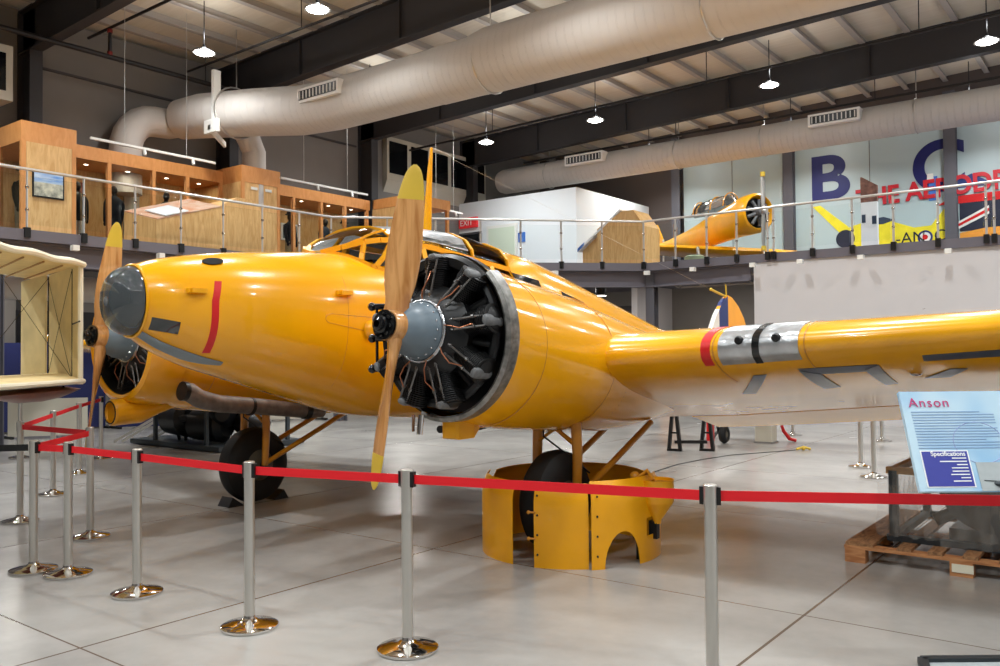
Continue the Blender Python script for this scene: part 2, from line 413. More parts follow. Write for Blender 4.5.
struct('wall_under_mezzanine', MB().bb((-16.8, 25.9, 0), (-7.3, 26.1, 3.7)), WALLG)
struct('wall_under_mezzanine_side', MB().bb((-12.9, 23.5, 0), (-12.7, 25.9, 3.7)), WALLL)
struct('trim_21', MB().bb((-14.8, 25.8, 0), (-13.9, 25.9, 3.2)).bb((-14.7, 25.78, 0), (-14.0, 25.82, 3.1)), WALLD)

# ducts
d1 = thing('air_duct', 'large white round duct with ribbed seams running along under the roof', 'duct', (-12, 13.8, 6.9))
DZ = 7.66
MB().tube([(-15.6, 13.8, DZ), (-12.2, 13.8, DZ)], .6, 40).tube([(-12.2, 13.8, DZ), (-11.2, 13.8, DZ), (-10.75, 13.8, DZ+.04), (6, 13.8, DZ+.04)], [.61, .61, .66, .66], 40).build('duct_run', DUCTM, d1)
MB().tube([(-19.6, 12.2, DZ), (-18.9, 12.35, DZ), (-17.6, 13.0, DZ), (-16.6, 13.6, DZ), (-15.6, 13.8, DZ)], [.5, .55, .58, .6, .6], 32).build('offset_bend', DUCTM, d1)
pts = [(-19.95, 10.9, 5.6), (-19.95, 10.9, 6.7)]+[(-19.95, 10.9+.75*(1-math.cos(t)), 6.7+.85*math.sin(t)) for t in rng(.2, PI/2, 6)]+[(-19.9, 12.0, 7.56), (-19.6, 12.25, 7.62)]
MB().tube(pts, .38, 24).build('elbow', DUCTM, d1)
for xx in (-18.05, -10.8, -5.9, -1):
    yy = 12.75 if xx < -18 else 13.8
    MB().tube([(xx, yy+.64*math.cos(t), DZ+.64*math.sin(t)) for t in rng(0, 2*PI, 25)[:-1]], .02, 6, loop=True).bar((xx, yy, DZ+.64), (xx, yy, roofz(xx)), .02).build('hanger', STEEL, d1)
MB().bb((-18.15, 12.1, DZ-.3), (-18.05, 12.3, DZ+.95)).prism([(-18.15, 12.0, DZ-.55), (-18.05, 12.0, DZ-.55), (-18.05, 12.45, DZ-.9), (-18.15, 12.45, DZ-.9)], (0, 0, .12)).bb((-18.3, 12.0, DZ-.62), (-17.8, 12.1, DZ-.3)).build('bracket', WHT, d1, False)
MB().tube([(-18.5, 13.6, 5.4), (-18.5, 13.6, 6.9), (-18.4, 13.3, 7.3)], .3, 24).build('branch_pipe', DUCTM, d1)
def register(par, xa, xb, yf, z, duct_r, yc):
    zz = z
    MB().bb((xa, yf, zz-.17), (xb, yc, zz+.17)).build('register_box', DUCT2M, par, False)
    g = MB().bb((xa+.07, yf-.012, zz-.11), (xb-.07, yf-.002, zz+.11)).build('register_opening', BLK, par, False)
    for i in range(11):
        xx = xa+.12+(xb-xa-.24)*i/10
        MB().box((xx, yf-.02, zz), (.025, .02, .18)).build('louvre', DUCT2M, par, False)
register(d1, -16.15, -14.7, 13.1, 7.8, .6, 13.7)
d2 = thing('air_duct', 'slimmer white round duct crossing before the mural wall', 'duct', (-10, 25.1, 7.4))
MB().tube([(-19.2, 25.1, 7.97), (-19.0, 25.1, 7.97), (8, 25.1, 7.93)], [.38, .45, .46], 36).build('duct_run', DUCTM, d2)
register(d2, -15.95, -14.45, 24.45, 8.18, .45, 25.1); register(d2, -7.7, -6.3, 24.45, 8.14, .45, 25.1)
for xx in (-17, -12, -9.2, -5):
    MB().bar((xx, 25.1, 8.38), (xx, 25.1, roofz(xx)), .02).tube([(xx, 25.1+.47*math.cos(t), 7.95+.47*math.sin(t)) for t in rng(0, 2*PI, 25)[:-1]], .012, 6, loop=True).build('hanger', STEEL, d2)
d3 = tag(MB().tube([(-18, -6, 3.05), (-18, 9.9, 3.05)], .27, 24).bar((-18, 2, 3.2), (-18, 2, 3.75), .03).bar((-18, 8, 3.2), (-18, 8, 3.75), .03).build('air_duct', DUCTM), 'pale round duct slung below the mezzanine at left', 'duct')

# sprinkler pipes
def pipe(pts, r, label, hang=()):
    m = MB().tube(pts, r, 10)
    for (hx, hy, hz, top) in hang: m.tube([(hx, hy, hz), (hx, hy, top)], .012, 6)
    return tag(m.build('sprinkler_pipe', PIPEK), label, 'pipe')
pipe([(-19, -8, 8.5), (-19, 14, 8.56)], .06, 'thick black sprinkler pipe crossing before the grey wall at upper left', [(-19, 6, 8.5, 9.5), (-19, 12.5, 8.5, 9.5)])
p2 = pipe([(-19, 10.0, 8.56), (-19, 10.0, 9.2)], .04, 'short vertical black pipe with red fittings at upper left')
pipe([(-20, 10.0, 9.22), (5, 10.0, 9.3)], .035, 'thin black sprinkler pipe rising from the red fitted drop pipe', [(-16, 10, 9.22, 9.55), (-8, 10, 9.22, 9.8)])
for z in (8.63, 9.15): MB().tube([(-19, 10, z-.04), (-19, 10, z+.04)], .06, 12).build('fitting', REDC, p2)
pipe([(-19.5, 20.5, 8.38), (8, 20.5, 8.85)], .035, 'black sprinkler pipe running in front of the second lamp row', [(-16, 20.5, 8.45, 9.6), (-9, 20.5, 8.5, 9.7), (-4, 20.5, 8.6, 9.8)])
pipe([(-18, 24.9, 8.5), (8, 24.9, 8.6)], .035, 'black sprinkler pipe lying along the top of the slimmer duct', [(-12, 24.9, 8.5, 9.65), (-6, 24.9, 8.5, 9.75)])
pipe([(-19.5, 12.3, 8.9), (6, 12.3, 9.1)], .03, 'black sprinkler pipe behind the upper left lamps', [(-15, 12.3, 8.95, 9.6)])

# pendant lamps
def lamp0(loc):
    x, y, z = loc
    t = thing('pendant_lamp', '', 'lamp', (x, y, z), 'high bay lamps under the roof')
    MB().lathe([(.03, .12), (.06, .11), (.08, .08), (.17, .05), (.24, .015), (.27, -.0), (.26, -.012), (.2, 0), (.1, .06)], (x, y, z), (0,0,1), 24, cap=False).build('reflector', LSHADE, t)
    MB().lathe([(.001, -.06), (.12, -.05), (.2, -.02), (.22, .0), (.2, .02)], (x, y, z), (0,0,1), 24).build('lens', LAMPE, t)
    MB().tube([(x, y, z+.1), (x, y, roofz(x)-.1)], .012, 8).bb((x-.03, y-.03, z+.1), (x+.03, y+.03, z+.18)).build('rod', BLKP, t)
    return t
l0 = None
rows = [(11.15, [-17.0, -13.1, -8.0, -3.0, 2, 7]), (21.7, [-17.2, -13.05, -7.8, -2.85, 2, 7]), (16.5, [-17.2, -12.4, -7.6, -2.9, 2, 7]), (6.1, [-17, -12.3, -7.6, -2.9, 2, 7]), (.8, [-17, -12.3, -7.6, -2.9, 2, 7]), (-4.6, [-12.3, -7.6, -2.9, 2]), (26.9, [-14, -9.0, -4, 1])]
LAB = {(11.15, -17.0): 'bright round pendant lamp near the elbow of the big duct', (11.15, -13.1): 'round pendant lamp cut by the top edge, over the big duct',
       (21.7, -17.2): 'lit pendant lamp closest to the dark office windows', (21.7, -13.05): 'lit pendant lamp above the white room corner', (21.7, -7.8): 'lit pendant lamp above the right air register of the slim duct', (21.7, -2.85): 'lit pendant lamp cut by the right edge of the photo'}
ld = bpy.data.lights.new('lamp_light', 'AREA'); ld.shape = 'DISK'; ld.size = .36; ld.energy = 190; ld.color = (.93, .98, 1); ld.spread = math.radians(150)
ldw = ld.copy(); ldw.energy = 105
lu = bpy.data.lights.new('lamp_uplight', 'POINT'); lu.energy = 38; lu.color = (.95, .98, 1); lu.shadow_soft_size = .1
for y, xs in rows:
    for xx in xs:
        z = 8.52
        if l0 is None: l0 = lamp0((xx, y, z)); t = l0; l0['label'] = LAB[(y, xx)]
        else: t = dup(l0, None, (xx, y, z), LAB.get((y, xx), 'round high bay pendant lamp hidden above or outside the view'))
        if xx != -17.0:
            for c in t.children:
                pass
        lo = bpy.data.objects.new('lamp_light', ldw if (xx, y) in ((-17.0, 11.15), (-17.2, 16.5), (-12.4, 16.5)) else ld); COL.objects.link(lo); lo.location = (xx, y, z-.08)
        if y in (11.15, 16.5, 21.7, 26.9) and xx < 3:
            lo = bpy.data.objects.new('lamp_uplight', lu); COL.objects.link(lo); lo.location = (xx+.12, y, z+.4)

# office windows high on the left wall
of = MB().bb((XW, 20.25, 7.55), (-20.3, 25.55, 8.95))
ow = struct('window_1', of, BEIGE, 'high strip of black office windows in a pale frame')
for a in rng(20.35, 24.6, 5):
    MB().bb((-20.31, a, 7.72), (-20.28, a+.86, 8.8)).build('pane', WINB, ow, False)
MB().prism([(XW, 20.25, 7.55), (-20.3, 20.25, 7.55), (-20.3, 20.25, 7.5), (XW, 20.25, 7.1)], (0, 5.3, 0)).build('window_sill', BEIGE, ow, False)
ow2 = struct('window_2', MB().bb((XW, 5.0, 7.2), (-19.6, 8.15, 8.4)), BEIGE, 'pale framed black window box at the far upper left')
MB().bb((-19.61, 5.2, 7.4), (-19.58, 8.0, 8.22)).build('pane', WINB, ow2, False)

# white room on the mezzanine
rm = struct('wall_white_room', MB().bb((XW, 24.2, 3.9), (-15.34, YW-.1, 7.19)), mat('room_white', rgb(222, 226, 228), .6), 'white walled room on the mezzanine')
wd = struct('window_3', MB().bb((-20.485, 24.160, 5.100), (-19.424, 24.200, 6.077)), WALLD)
MB().bb((-20.400, 24.150, 5.174), (-19.508, 24.170, 6.002)).build('pane', WINB, wd, False)
dr = struct('door_1', MB().bb((-19.158, 24.140, 4.038), (-17.779, 24.200, 6.214)), WHT)
MB().bb((-19.052, 24.120, 4.092), (-17.885, 24.145, 6.108)).build('door_pane', DOORG, dr, False)
MB().bb((-18.893, 24.115, 4.144), (-18.469, 24.120, 5.206)).build('door_panel', SEATG, dr, False)
ex = tag(MB().bb((-20.432, 24.100, 6.246), (-19.583, 24.200, 6.629)).build('exit_sign', EXITR, None, False), 'small red exit sign on the white room wall', 'sign')
text('EXIT', 'lettering', WHT, ex, .3, basis((-20.379, 24.095, 6.331), (1,0,0), (0,-1,0)), .002)
tag(MB().bb((-17.746, 24.160, 5.525), (-17.460, 24.200, 5.864)).build('wall_sign', SIGNB, None, False), 'small blue square sign on the white room wall', 'sign')

# ------------------------------------------------------------------ display cases on the mezzanine
MZ = 3.9
def case(name, label, x0, x1, y0, y1, zt, fas, posts, glassx=None, solid=False, cat='display case', end=None):
    t = thing(name, label, cat, ((x0+x1)/2, (y0+y1)/2, MZ))
    # x1 is the front (towards the hall)
    MB().bb((x0, y0, zt-fas), (x1, y1, zt)).build('fascia', CASEO, t, False)
    MB().bb((x0, y0, MZ), (x1, y1, MZ+.12)).build('plinth', CASEO, t, False)
    MB().bb((x0, y0, MZ), (x0+.05, y1, zt)).build('back_panel', CASEW, t, False)
    for p in posts:
        MB().bb((x1-.09, p-.045, MZ), (x1, p+.045, zt-fas)).build('post', CASEO, t, False)
    return t
c1 = case('display_case', 'tall orange wood display case at the left end with a beach picture on its side', -20.4, -18.2, 7.73, 8.85, 6.47, .42, [7.78, 8.8])
MB().bb((-18.25, 7.83, MZ+.1), (-18.2, 8.75, 6.06)).build('side_panel', CASEW, c1, False)
MB().bb((-19.3, 7.735, MZ), (-19.2, 7.8, 6.06)).build('post', CASEO, c1, False)
MB().bb((-20.3, 7.74, MZ+.12), (-18.3, 7.75, 6.05)).build('glass_pane', CGLASS, c1, False)
MB().bb((-18.6, 8.2, 6.47), (-18.5, 8.55, 6.49)).build('cap_strip', WHT, c1, False)
pc = thing('framed_picture', 'landscape picture in a thin black frame on the tall wood case', 'picture', (-18.19, 8.25, 4.95))
MB().bb((-18.2, 7.94, 4.93), (-18.17, 8.58, 5.5)).build('frame', BLKP, pc, False)
MB().bb((-18.172, 7.97, 5.24), (-18.164, 8.55, 5.47)).build('sky_area', SKYP, pc, False)
MB().bb((-18.172, 7.97, 4.96), (-18.164, 8.55, 5.24)).build('shore_area', SNOWP, pc, False)
c2 = case('display_case', 'long low recessed wood case between the two tall wood cases', -20.3, -19.0, 8.9, 13.0, 6.38, .3, [8.95, 10.0, 11.1, 12.0, 12.95])
for a, b in ((9.0, 9.95), (10.05, 11.05), (11.15, 11.95), (12.05, 12.9)):
    MB().bb((-19.05, a, MZ+.12), (-19.04, b, 6.08)).build('glass_pane', CGLASS, c2, False)
MB().bb((-20.24, 11.0, MZ+.1), (-20.2, 11.4, 6.0)).build('light_panel', BEIGE, c2, False)
bn = tag(MB().bb((-20.1, 9.0, 5.5), (-20.06, 9.9, 5.75)).bb((-20.12, 9.0, 5.6), (-20.1, 9.9, 5.65)).build('wall_banner', mat('maroon', rgb(120, 40, 50), .6), None, False), 'maroon striped banner inside the recessed case', 'banner')
c3 = case('display_case', 'tall blank wood cabinet with two small white tags, middle of the mezzanine', -20.3, -18.2, 13.0, 14.2, 6.45, .42, [13.05, 14.15])
MB().bb((-18.26, 13.1, MZ), (-18.21, 14.1, 6.03)).bb((-20.3, 13.0, MZ), (-18.25, 13.05, 6.03)).build('side_panel', CASEW, c3, False)
for a in (13.28, 13.72): MB().bb((-18.2, a, 5.86), (-18.19, a+.2, 5.93)).build('name_tag', WHT, c3, False)
c4 = case('display_case', 'long recessed wood case of dark uniforms behind the cockpit', -20.3, -19.0, 14.2, 18.2, 6.33, .3, [14.3, 15.3, 16.3, 17.2, 18.1])
for a, b in ((14.35, 15.25), (15.35, 16.25), (16.35, 17.15), (17.25, 18.05)):
    MB().bb((-19.05, a, MZ+.12), (-19.04, b, 6.03)).build('glass_pane', CGLASS, c4, False)
c5 = case('display_case', 'short wood case turning the corner behind the propeller tip', -19.0, -17.3, 18.3, 20.0, 6.36, .3, [18.35, 19.9])
MB().bb((-18.95, 18.3, MZ), (-17.35, 18.34, 6.05)).build('side_panel', CASEW, c5, False)
pic2 = thing('framed_picture', 'small grey picture hung in the uniform case', 'picture', (-20.2, 15.7, 5.2))
MB().bb((-20.25, 15.8, 5.0), (-20.2, 16.4, 5.5)).build('frame', PANW, pic2, False)
MB().bb((-20.205, 15.85, 5.05), (-20.195, 16.35, 5.45)).build('image_area', mat('sea', rgb(110, 130, 140), .4, col2=rgb(60, 80, 90), scale=6), pic2, False)

def mannequin(label, x, y, top, legs, rz=0, hat=False, lean=0):
    t = thing('mannequin', label, 'mannequin', (x, y, MZ+.12), 'uniformed mannequins in the cases')
    R = Matrix.Translation((x, y, MZ+.12)) @ Matrix.Rotation(rz, 4, 'Z') @ Matrix.Scale(.92, 4)
    m = MB()
    for sx in (-.1, .1):
        m.tube([(sx, 0, 0), (sx, 0, .45), (sx*.95, 0, .9)], [.07, .08, .1], 12)
        m.ball((sx, -.06, .04), (.05, .13, .05))
    m.xf(R).build('trousers', legs, t)
    m = MB()
    tor = [(.8, .19, .13), (.95, .18, .12), (1.1, .16, .11), (1.3, .2, .13), (1.42, .21, .12), (1.5, .1, .08), (1.53, .06, .06)]
    m.rings([[V((a*math.cos(q), lean*(z-.8)+b*math.sin(q), z)) for q in rng(0, 2*PI, 17)[:-1]] for z, a, b in tor])
    for s in (-1, 1):
        m.tube([(s*.17, 0, 1.42), (s*.215, 0, 1.3), (s*.225, -.02, 1.1), (s*.2, -.08, .85)], [.06, .065, .055, .045], 10)
        m.ball((s*.2, -.09, .8), (.035, .04, .06))
    m.xf(R).build('jacket', top, t)
    m = MB().tube([(0, lean*.7, 1.5), (0, lean*.75, 1.58)], .05, 10).ball((0, lean*.8-.01, 1.67), (.08, .095, .12), 14, 10).ball((0, lean*.8-.1, 1.66), (.015, .025, .02), 6, 5)
    m.xf(R).build('head', MHEAD, t)
    if hat: MB().lathe([(.15, 0), (.14, .015), (.1, .02), (.1, .07), (.09, .09)], (0, lean*.8, 1.74)).xf(R).build('cap', top, t)
    return t
mannequin('mannequin in a long olive coat and hat inside the leftmost case', -19.1, 8.15, UNIO, UNIT, PI/2+.3, True)
mannequin('mannequin in a black and white outfit low in the recessed case', -19.6, 9.55, BLKP, WHT, PI/2)
mannequin('navy uniformed mannequin standing left of the pale light panel', -19.45, 10.35, UNIN, UNIN, -PI/2, False)
mannequin('olive jacketed mannequin leaning at the sloped wooden desk', -19.3, 11.55, UNIO, UNIN, PI/2, False, -.1)
mannequin('dark mannequin right behind the tall cabinet edge', -19.6, 14.75, UNIN, WHT, PI/2)
mannequin('long coated dark mannequin with pale legs beside the small picture', -19.5, 15.55, UNIN, UNIT, PI/2+.2, True)
mannequin('grey blue uniformed mannequin left of the darkest one', -19.5, 16.85, UNIG, UNIG, PI/2)
mannequin('darkest mannequin just above the cockpit windscreen', -19.5, 17.6, UNIN, UNIN, PI/2, True)

# sloped wooden display desks
def desk(label, P, ridge, front, M):
    t = thing('sloped_desk', label, 'display desk', tuple(M @ V((0, 0, 0))))
    return t
dk = thing('sloped_display_desk', 'slope topped wooden display desk with poster, before the recessed case', 'display desk', (-17.0, 11.2, MZ))
x0, x1 = -17.9, -16.6
MB().add([(x1,9.75,MZ),(x1,11.3,MZ),(x0,11.3,MZ),(x0,9.75,MZ),(x1,9.75,4.5),(x1,11.3,4.97),(x0,11.3,5.28),(x0,9.75,4.8)], [(0,1,2,3)[::-1],(4,5,6,7),(0,1,5,4),(1,2,6,5),(2,3,7,6),(3,0,4,7)]).build('slope_box', CASEW, dk, False)
MB().add([(x1+.02,9.75,4.52),(x1+.02,11.3,4.99),(x0,11.3,5.31),(x0,9.75,4.83)], [(0,1,2,3)]).solid(.02).build('poster', POST1, dk, False)
MB().add([(x1+.01,9.95,4.6),(x1+.01,10.5,4.77),(x0+.5,10.5,4.98),(x0+.5,9.95,4.8)], [(0,1,2,3)]).solid(-.02).build('poster_photo', PANW, dk, False)
MB().prism([(x1,11.3,MZ),(x1,12.75,MZ),(x1,12.75,4.95),(x1,12.1,5.25),(x1,11.75,5.25),(x1,11.3,5.0)], (-1.0,0,0)).build('gable_box', CASEW, dk, False)
dk2 = thing('sloped_display_desk', 'peaked wooden display desk standing before the white room corner', 'display desk', (-11.9, 21.2, MZ))
q = 21.0
MB().prism([(-12.62,q,MZ),(-11.1,q,MZ),(-11.1,q,5.1),(-11.45,q,5.58),(-11.8,q,5.58),(-12.62,q,5.15)], (0,.9,0)).build('gable_box', CASEW, dk2, False)
MB().prism([(-13.2,q+.15,MZ),(-12.62,q+.15,MZ),(-12.62,q+.15,5.1),(-13.2,q+.15,4.6)], (0,.7,0)).build('slope_box', CASEW, dk2, False)
MB().prism([(-13.25,q-.02,4.55),(-11.85,q-.02,5.6),(-11.85,q-.02,5.66),(-13.25,q-.02,4.62)], (0,.9,0)).build('poster', PANW, dk2, False)
MB().prism([(-13.27,q-.03,4.55),(-13.05,q-.03,4.72),(-13.05,q-.03,4.8),(-13.27,q-.03,4.64)], (0,.9,0)).build('poster_corner', SIGNB, dk2, False)
# display pylon
py = thing('display_pylon', 'narrow pale pylon with a brown picture head before the mural', 'display stand', (-5.5, 22, MZ))
MB().bb((-5.68, 22, MZ), (-5.3, 22.12, 5.25)).build('body', PANW, py, False)
MB().prism([(-5.68,22,5.25),(-5.3,22,5.25),(-5.3,22,5.65),(-5.64,22,5.88),(-5.68,22,5.88)], (0,.12,0)).build('picture_head', BRICK, py, False)
MB().bb((-5.66, 21.99, 4.75), (-5.57, 22, 4.95)).bb((-5.42, 21.99, 4.7), (-5.32, 22, 4.9)).build('caption', UNIG, py, False)

# hung white light tracks above the cases
def track(label, p, q):
    t = thing('light_track', label, 'light', ((p[0]+q[0])/2, (p[1]+q[1])/2, p[2]))
    MB().bar(p, q, .06, .05).build('rail', WHT, t, False)
    for k in (.25, .75):
        a = V(p).lerp(V(q), k); MB().tube([a, (a.x, a.y, roofz(a.x)-.05)], .008, 6).build('wire', STEEL, t)
    for k in (.4, .8):
        a = V(p).lerp(V(q), k); MB().tube([a, a+V((.05, 0, -.15))], .035, 10).build('spot_head', WHT, t)
track('white light track hung over the left recessed case', (-18, 9.05, 6.32), (-18, 12.1, 6.3))
track('white light track hung right of the tall blank cabinet', (-18, 14.05, 6.25), (-18, 17.15, 6.24))
track('short white light track right of the propeller tip', (-18, 19.7, 6.28), (-18, 21.4, 6.22))

# balustrade
bl = thing('glass_balustrade', 'steel and glass balustrade with a round handrail along the mezzanine edge', 'railing', (-15.8, 13.9, MZ))
RP = [(-15.8, -6), (-15.8, 13.87), (-10.35, 19.55), (6, 19.35)]
MB().tube([(a, b, 4.97) for a, b in RP], .028, 12).build('handrail', RAILM, bl)
def seg_posts(a, b, n, skip0=False):
    return [(a[0]+(b[0]-a[0])*k/n, a[1]+(b[1]-a[1])*k/n) for k in range(1 if skip0 else 0, n+1)]
ps = []
yl = [1.05, 2.55, 4.05, 5.5, 7.15, 9.0, 10.7, 12.3]
pl = [(-15.8, y) for y in yl]+[(-15.8, 13.85)]
p2_ = seg_posts((-15.8, 13.87), (-10.35, 19.55), 5, True)
p3_ = seg_posts((-10.35, 19.55), (6, 19.35), 11, True)
allp = pl+p2_+p3_; allp = [(-15.8, y) for y in (-1.2, .8, 2.8, 4.8, 5.8, 6.81, 7.82, 8.83, 9.82, 10.82, 11.83, 12.87)]+[(-15.8, 13.84), (-14.9, 14.85), (-14.07, 15.7), (-13.3, 16.52), (-12.6, 17.26), (-11.87, 18.0), (-11.13, 18.76), (-10.35, 19.53)]+[(q__, 19.5) for q__ in (-9.45, -8.62, -7.86, -7.11, -6.97, -6.08, -5.22, -4.38, -3.52, -2.64, -2.5, -1.6, -.7, .2, 1.1)]
for i, (a, b) in enumerate(allp):
    c = MB().bar((a, b, 3.82), (a, b, 4.95), .045, .02).build('baluster', RAILM, bl, False)
    MB().bb((a-.05, b-.05, 3.75), (a+.05, b+.05, 3.93)).build('foot', BLKP, c, False)
    for z in (4.25, 4.65): MB().ball((a, b, z), .035, 8, 6).build('clamp', CHROME, c)
    if i < len(allp)-1:
        (c2_, d2_) = allp[i+1]; d = V((c2_-a, d2_-b, 0)); dn = d.normalized()*.05
        MB().bar((a+dn.x, b+dn.y, 4.42), (c2_-dn.x, d2_-dn.y, 4.42), .01, .86).build('glass_panel', GLASS, bl, False)
for (a, b) in [(-15.68, y) for y in (4.6, 7.6, 9.3, 11.2)]+[(-15.1, 14.4), (-13.6, 16.0), (-11.9, 17.75), (-10.2, 19.4)]+[(xx, 19.3) for xx in (-8.9, -7.4, -6.3, -5, -3.3)]:
    MB().bb((a-.06, b-.06, 3.58), (a+.06, b+.06, 3.68)).build('slab_bracket', WHT, mz, False)

# ------------------------------------------------------------------ mural lettering on the back wall
ym = YW-.065
T9 = bpy.data.objects['trim_9']
def flat(name, pts, m, d=.012): return MB().prism([(a, ym-d, b) for a, b in pts], (0, d, 0)).build(name, m, T9, False)
text('B', 'mural_letter', NAVY, T9, 2.06, basis((-9.28, ym, 6.74), (1,0,0), (0,-1,0)) @ Matrix.Diagonal((1.16, 1, 1, 1)), .012, bold=.055)
text('C', 'mural_letter', NAVY, T9, 2.2, basis((-6.05, ym, 6.62), (1,0,0), (0,-1,0)), .012, bold=.06)
text('THE AERODROME', 'mural_letter', REDL, T9, .8, basis((-7.72, ym-.03, 6.33), (1,0,.03), (0,-1,0)) @ Matrix.Diagonal((.9, 1, 1, 1)), .012, bold=.025)
def arc_poly(pts): return pts
# painted yellow trainer aircraft
flat('painted_aircraft', [(-8.25,5.55),(-7.95,5.7),(-7.2,5.9),(-6.7,5.78),(-6.0,5.5),(-5.5,5.52),(-5.15,5.98),(-4.95,6.02),(-4.88,5.8),(-5.0,5.2),(-5.3,4.92),(-6.4,4.75),(-7.4,4.72),(-8.0,4.9),(-8.25,5.2)], MYEL)
flat('painted_wing', [(-9.15,6.5),(-8.9,6.52),(-8.0,5.72),(-7.9,5.4),(-8.2,5.45)], MYEL, .016)
MB().lathe([(.001, 0), (.26, 0), (.3, .015), (.3, .02)], (-8.1, ym-.0, 5.32), (0,-1,0), 24).build('painted_engine', MNAVY, T9)
flat('painted_canopy', [(-7.5,5.86),(-6.9,5.93),(-6.55,5.8),(-6.9,5.7),(-7.4,5.7)], UNIG, .016)
text('-AN', 'mural_letter', UNIN, T9, .5, basis((-6.55, ym-.016, 5.02), (1,0,.0), (0,-1,0)), .006)
text('C', 'mural_letter', UNIN, T9, .5, basis((-5.43, ym-.016, 5.02), (1,0,.0), (0,-1,0)), .006)
for r, m, d in ((.22, FLASHB, .018), (.16, FLASHW, .022), (.08, REDP, .026)):
    MB().lathe([(.001, 0), (r, 0), (r, d), (.001, d)], (-5.68, ym, 5.16), (0,-1,0), 24).build('painted_roundel', m, T9)
# flag art at right
flat('painted_flag', [(-4.7,5.25),(-1.2,5.25),(-1.2,6.2),(-4.7,6.2)], MNAVY)
flat('painted_flag_bar', [(-5.3,6.12),(-1.2,6.12),(-1.2,6.42),(-4.9,6.35)], REDP, .016)
flat('painted_flag_bar', [(-4.75,5.32),(-3.9,5.72),(-3.9,5.98),(-4.75,5.55)], FLASHW, .018)
flat('painted_flag_bar', [(-4.75,5.4),(-3.9,5.8),(-3.9,5.9),(-4.75,5.48)], REDP, .022)
flat('painted_wreck', [(-4.7,4.7),(-1.2,4.7),(-1.2,5.35),(-4.0,5.3),(-4.7,5.2)], MORG, .02)
MB().lathe([(.001, 0), (.24, 0), (.24, .012), (.001, .012)], (-3.3, ym-.02, 5.1), (0,-1,0), 20).build('painted_hub', FLASHW, T9)
flat('painted_house', [(-4.75,6.85),(-4.35,7.0),(-3.95,6.75),(-3.95,6.6),(-4.75,6.6)], FLASHB, .018)
flat('painted_tower', [(-5.55,6.3),(-5.3,6.3),(-5.3,7.05),(-5.55,7.05)], SIGNB, .018)
flat('painted_tower_top', [(-5.6,6.95),(-5.4,6.95),(-5.42,7.15),(-5.58,7.15)], FLASHW, .02)

# ------------------------------------------------------------------ the yellow twin-engined aircraft
CX = -6.06
AC = thing('twin_engine_aircraft', 'large yellow twin-engined aircraft with wooden propellers parked behind the red barrier', 'aircraft', (CX, 5.89, 0))
# fuselage sections: y, z bottom, z top, half width, exponent
FS = [(3.35,1.79,2.32,.225,2.1),(3.5,1.69,2.375,.30,2.15),(3.8,1.56,2.435,.41,2.2),(4.06,1.48,2.475,.50,2.25),(4.5,1.35,2.52,.60,2.3),(4.95,1.22,2.555,.675,2.35),(5.45,1.08,2.58,.73,2.45),(6.2,.99,2.62,.765,2.6),(7.0,.96,2.70,.77,2.6),(7.7,.95,2.80,.75,2.4),(8.4,.94,2.70,.73,2.2),(9.1,.93,2.55,.69,2.1),(10.04,.93,2.35,.60,2.1),(11.8,.96,1.97,.44,2.1),(13.5,1.03,1.68,.31,2),(15,1.14,1.52,.17,2),(16.1,1.28,1.42,.04,2)]
def fsec(y): return spl(FS, y)
def fpt(y, a, off=0):        # a: angle from top, positive to port (+x)
    zb, zt, hw, n = fsec(y); zc = (zb+zt)/2; hz = (zt-zb)/2
    s, c = math.sin(a), math.cos(a)
    px = math.copysign(abs(s)**(2/n), s)*(hw+off); pz = math.copysign(abs(c)**(2/n), c)*(hz+off)
    return V((CX+px, y, zc+pz))
def fside(y, z, off=.004, side=1):
    zb, zt, hw, n = fsec(y); zc = (zb+zt)/2; hz = (zt-zb)/2
    u = min(.999, abs((z-zc)/hz))
    return V((CX+side*(hw*(1-u**n)**(1/n)+off), y, z))
ys = rng(3.35, 5.1, 23)+rng(5.2, 8.6, 35)+rng(8.8, 16.1, 32)
NA = 64
# y, crown z, eave z, eave half width, sill z
CN = [(5.14,2.568,2.565,.06,2.56),(5.22,2.61,2.605,.24,2.52),(5.34,2.70,2.655,.40,2.43),(5.48,2.80,2.68,.455,2.39),(5.62,2.86,2.69,.47,2.37),(6.15,2.915,2.665,.49,2.34),(6.7,2.92,2.605,.51,2.33),(7.0,2.905,2.565,.545,2.35),(7.28,2.86,2.53,.57,2.38),(7.5,2.80,2.51,.59,2.42)]
m = MB(); m.v = [fpt(y, 2*PI*k/NA) for y in ys for k in range(NA)]
def hole(y, k):
    return 5.2 < y < 7.27 and fpt(y, (k+.5)/NA*2*PI).z > lerp(CN, y)[3]+.035
for i in range(len(ys)-1):
    for k in range(NA):
        l = (k+1) % NA
        if hole((ys[i]+ys[i+1])/2, k): continue
        m.f.append((i*NA+k, i*NA+l, (i+1)*NA+l, (i+1)*NA+k))
m.f.append(tuple((len(ys)-1)*NA+k for k in range(NA)))
fus = m.build('fuselage', YEL, AC, ang=50)
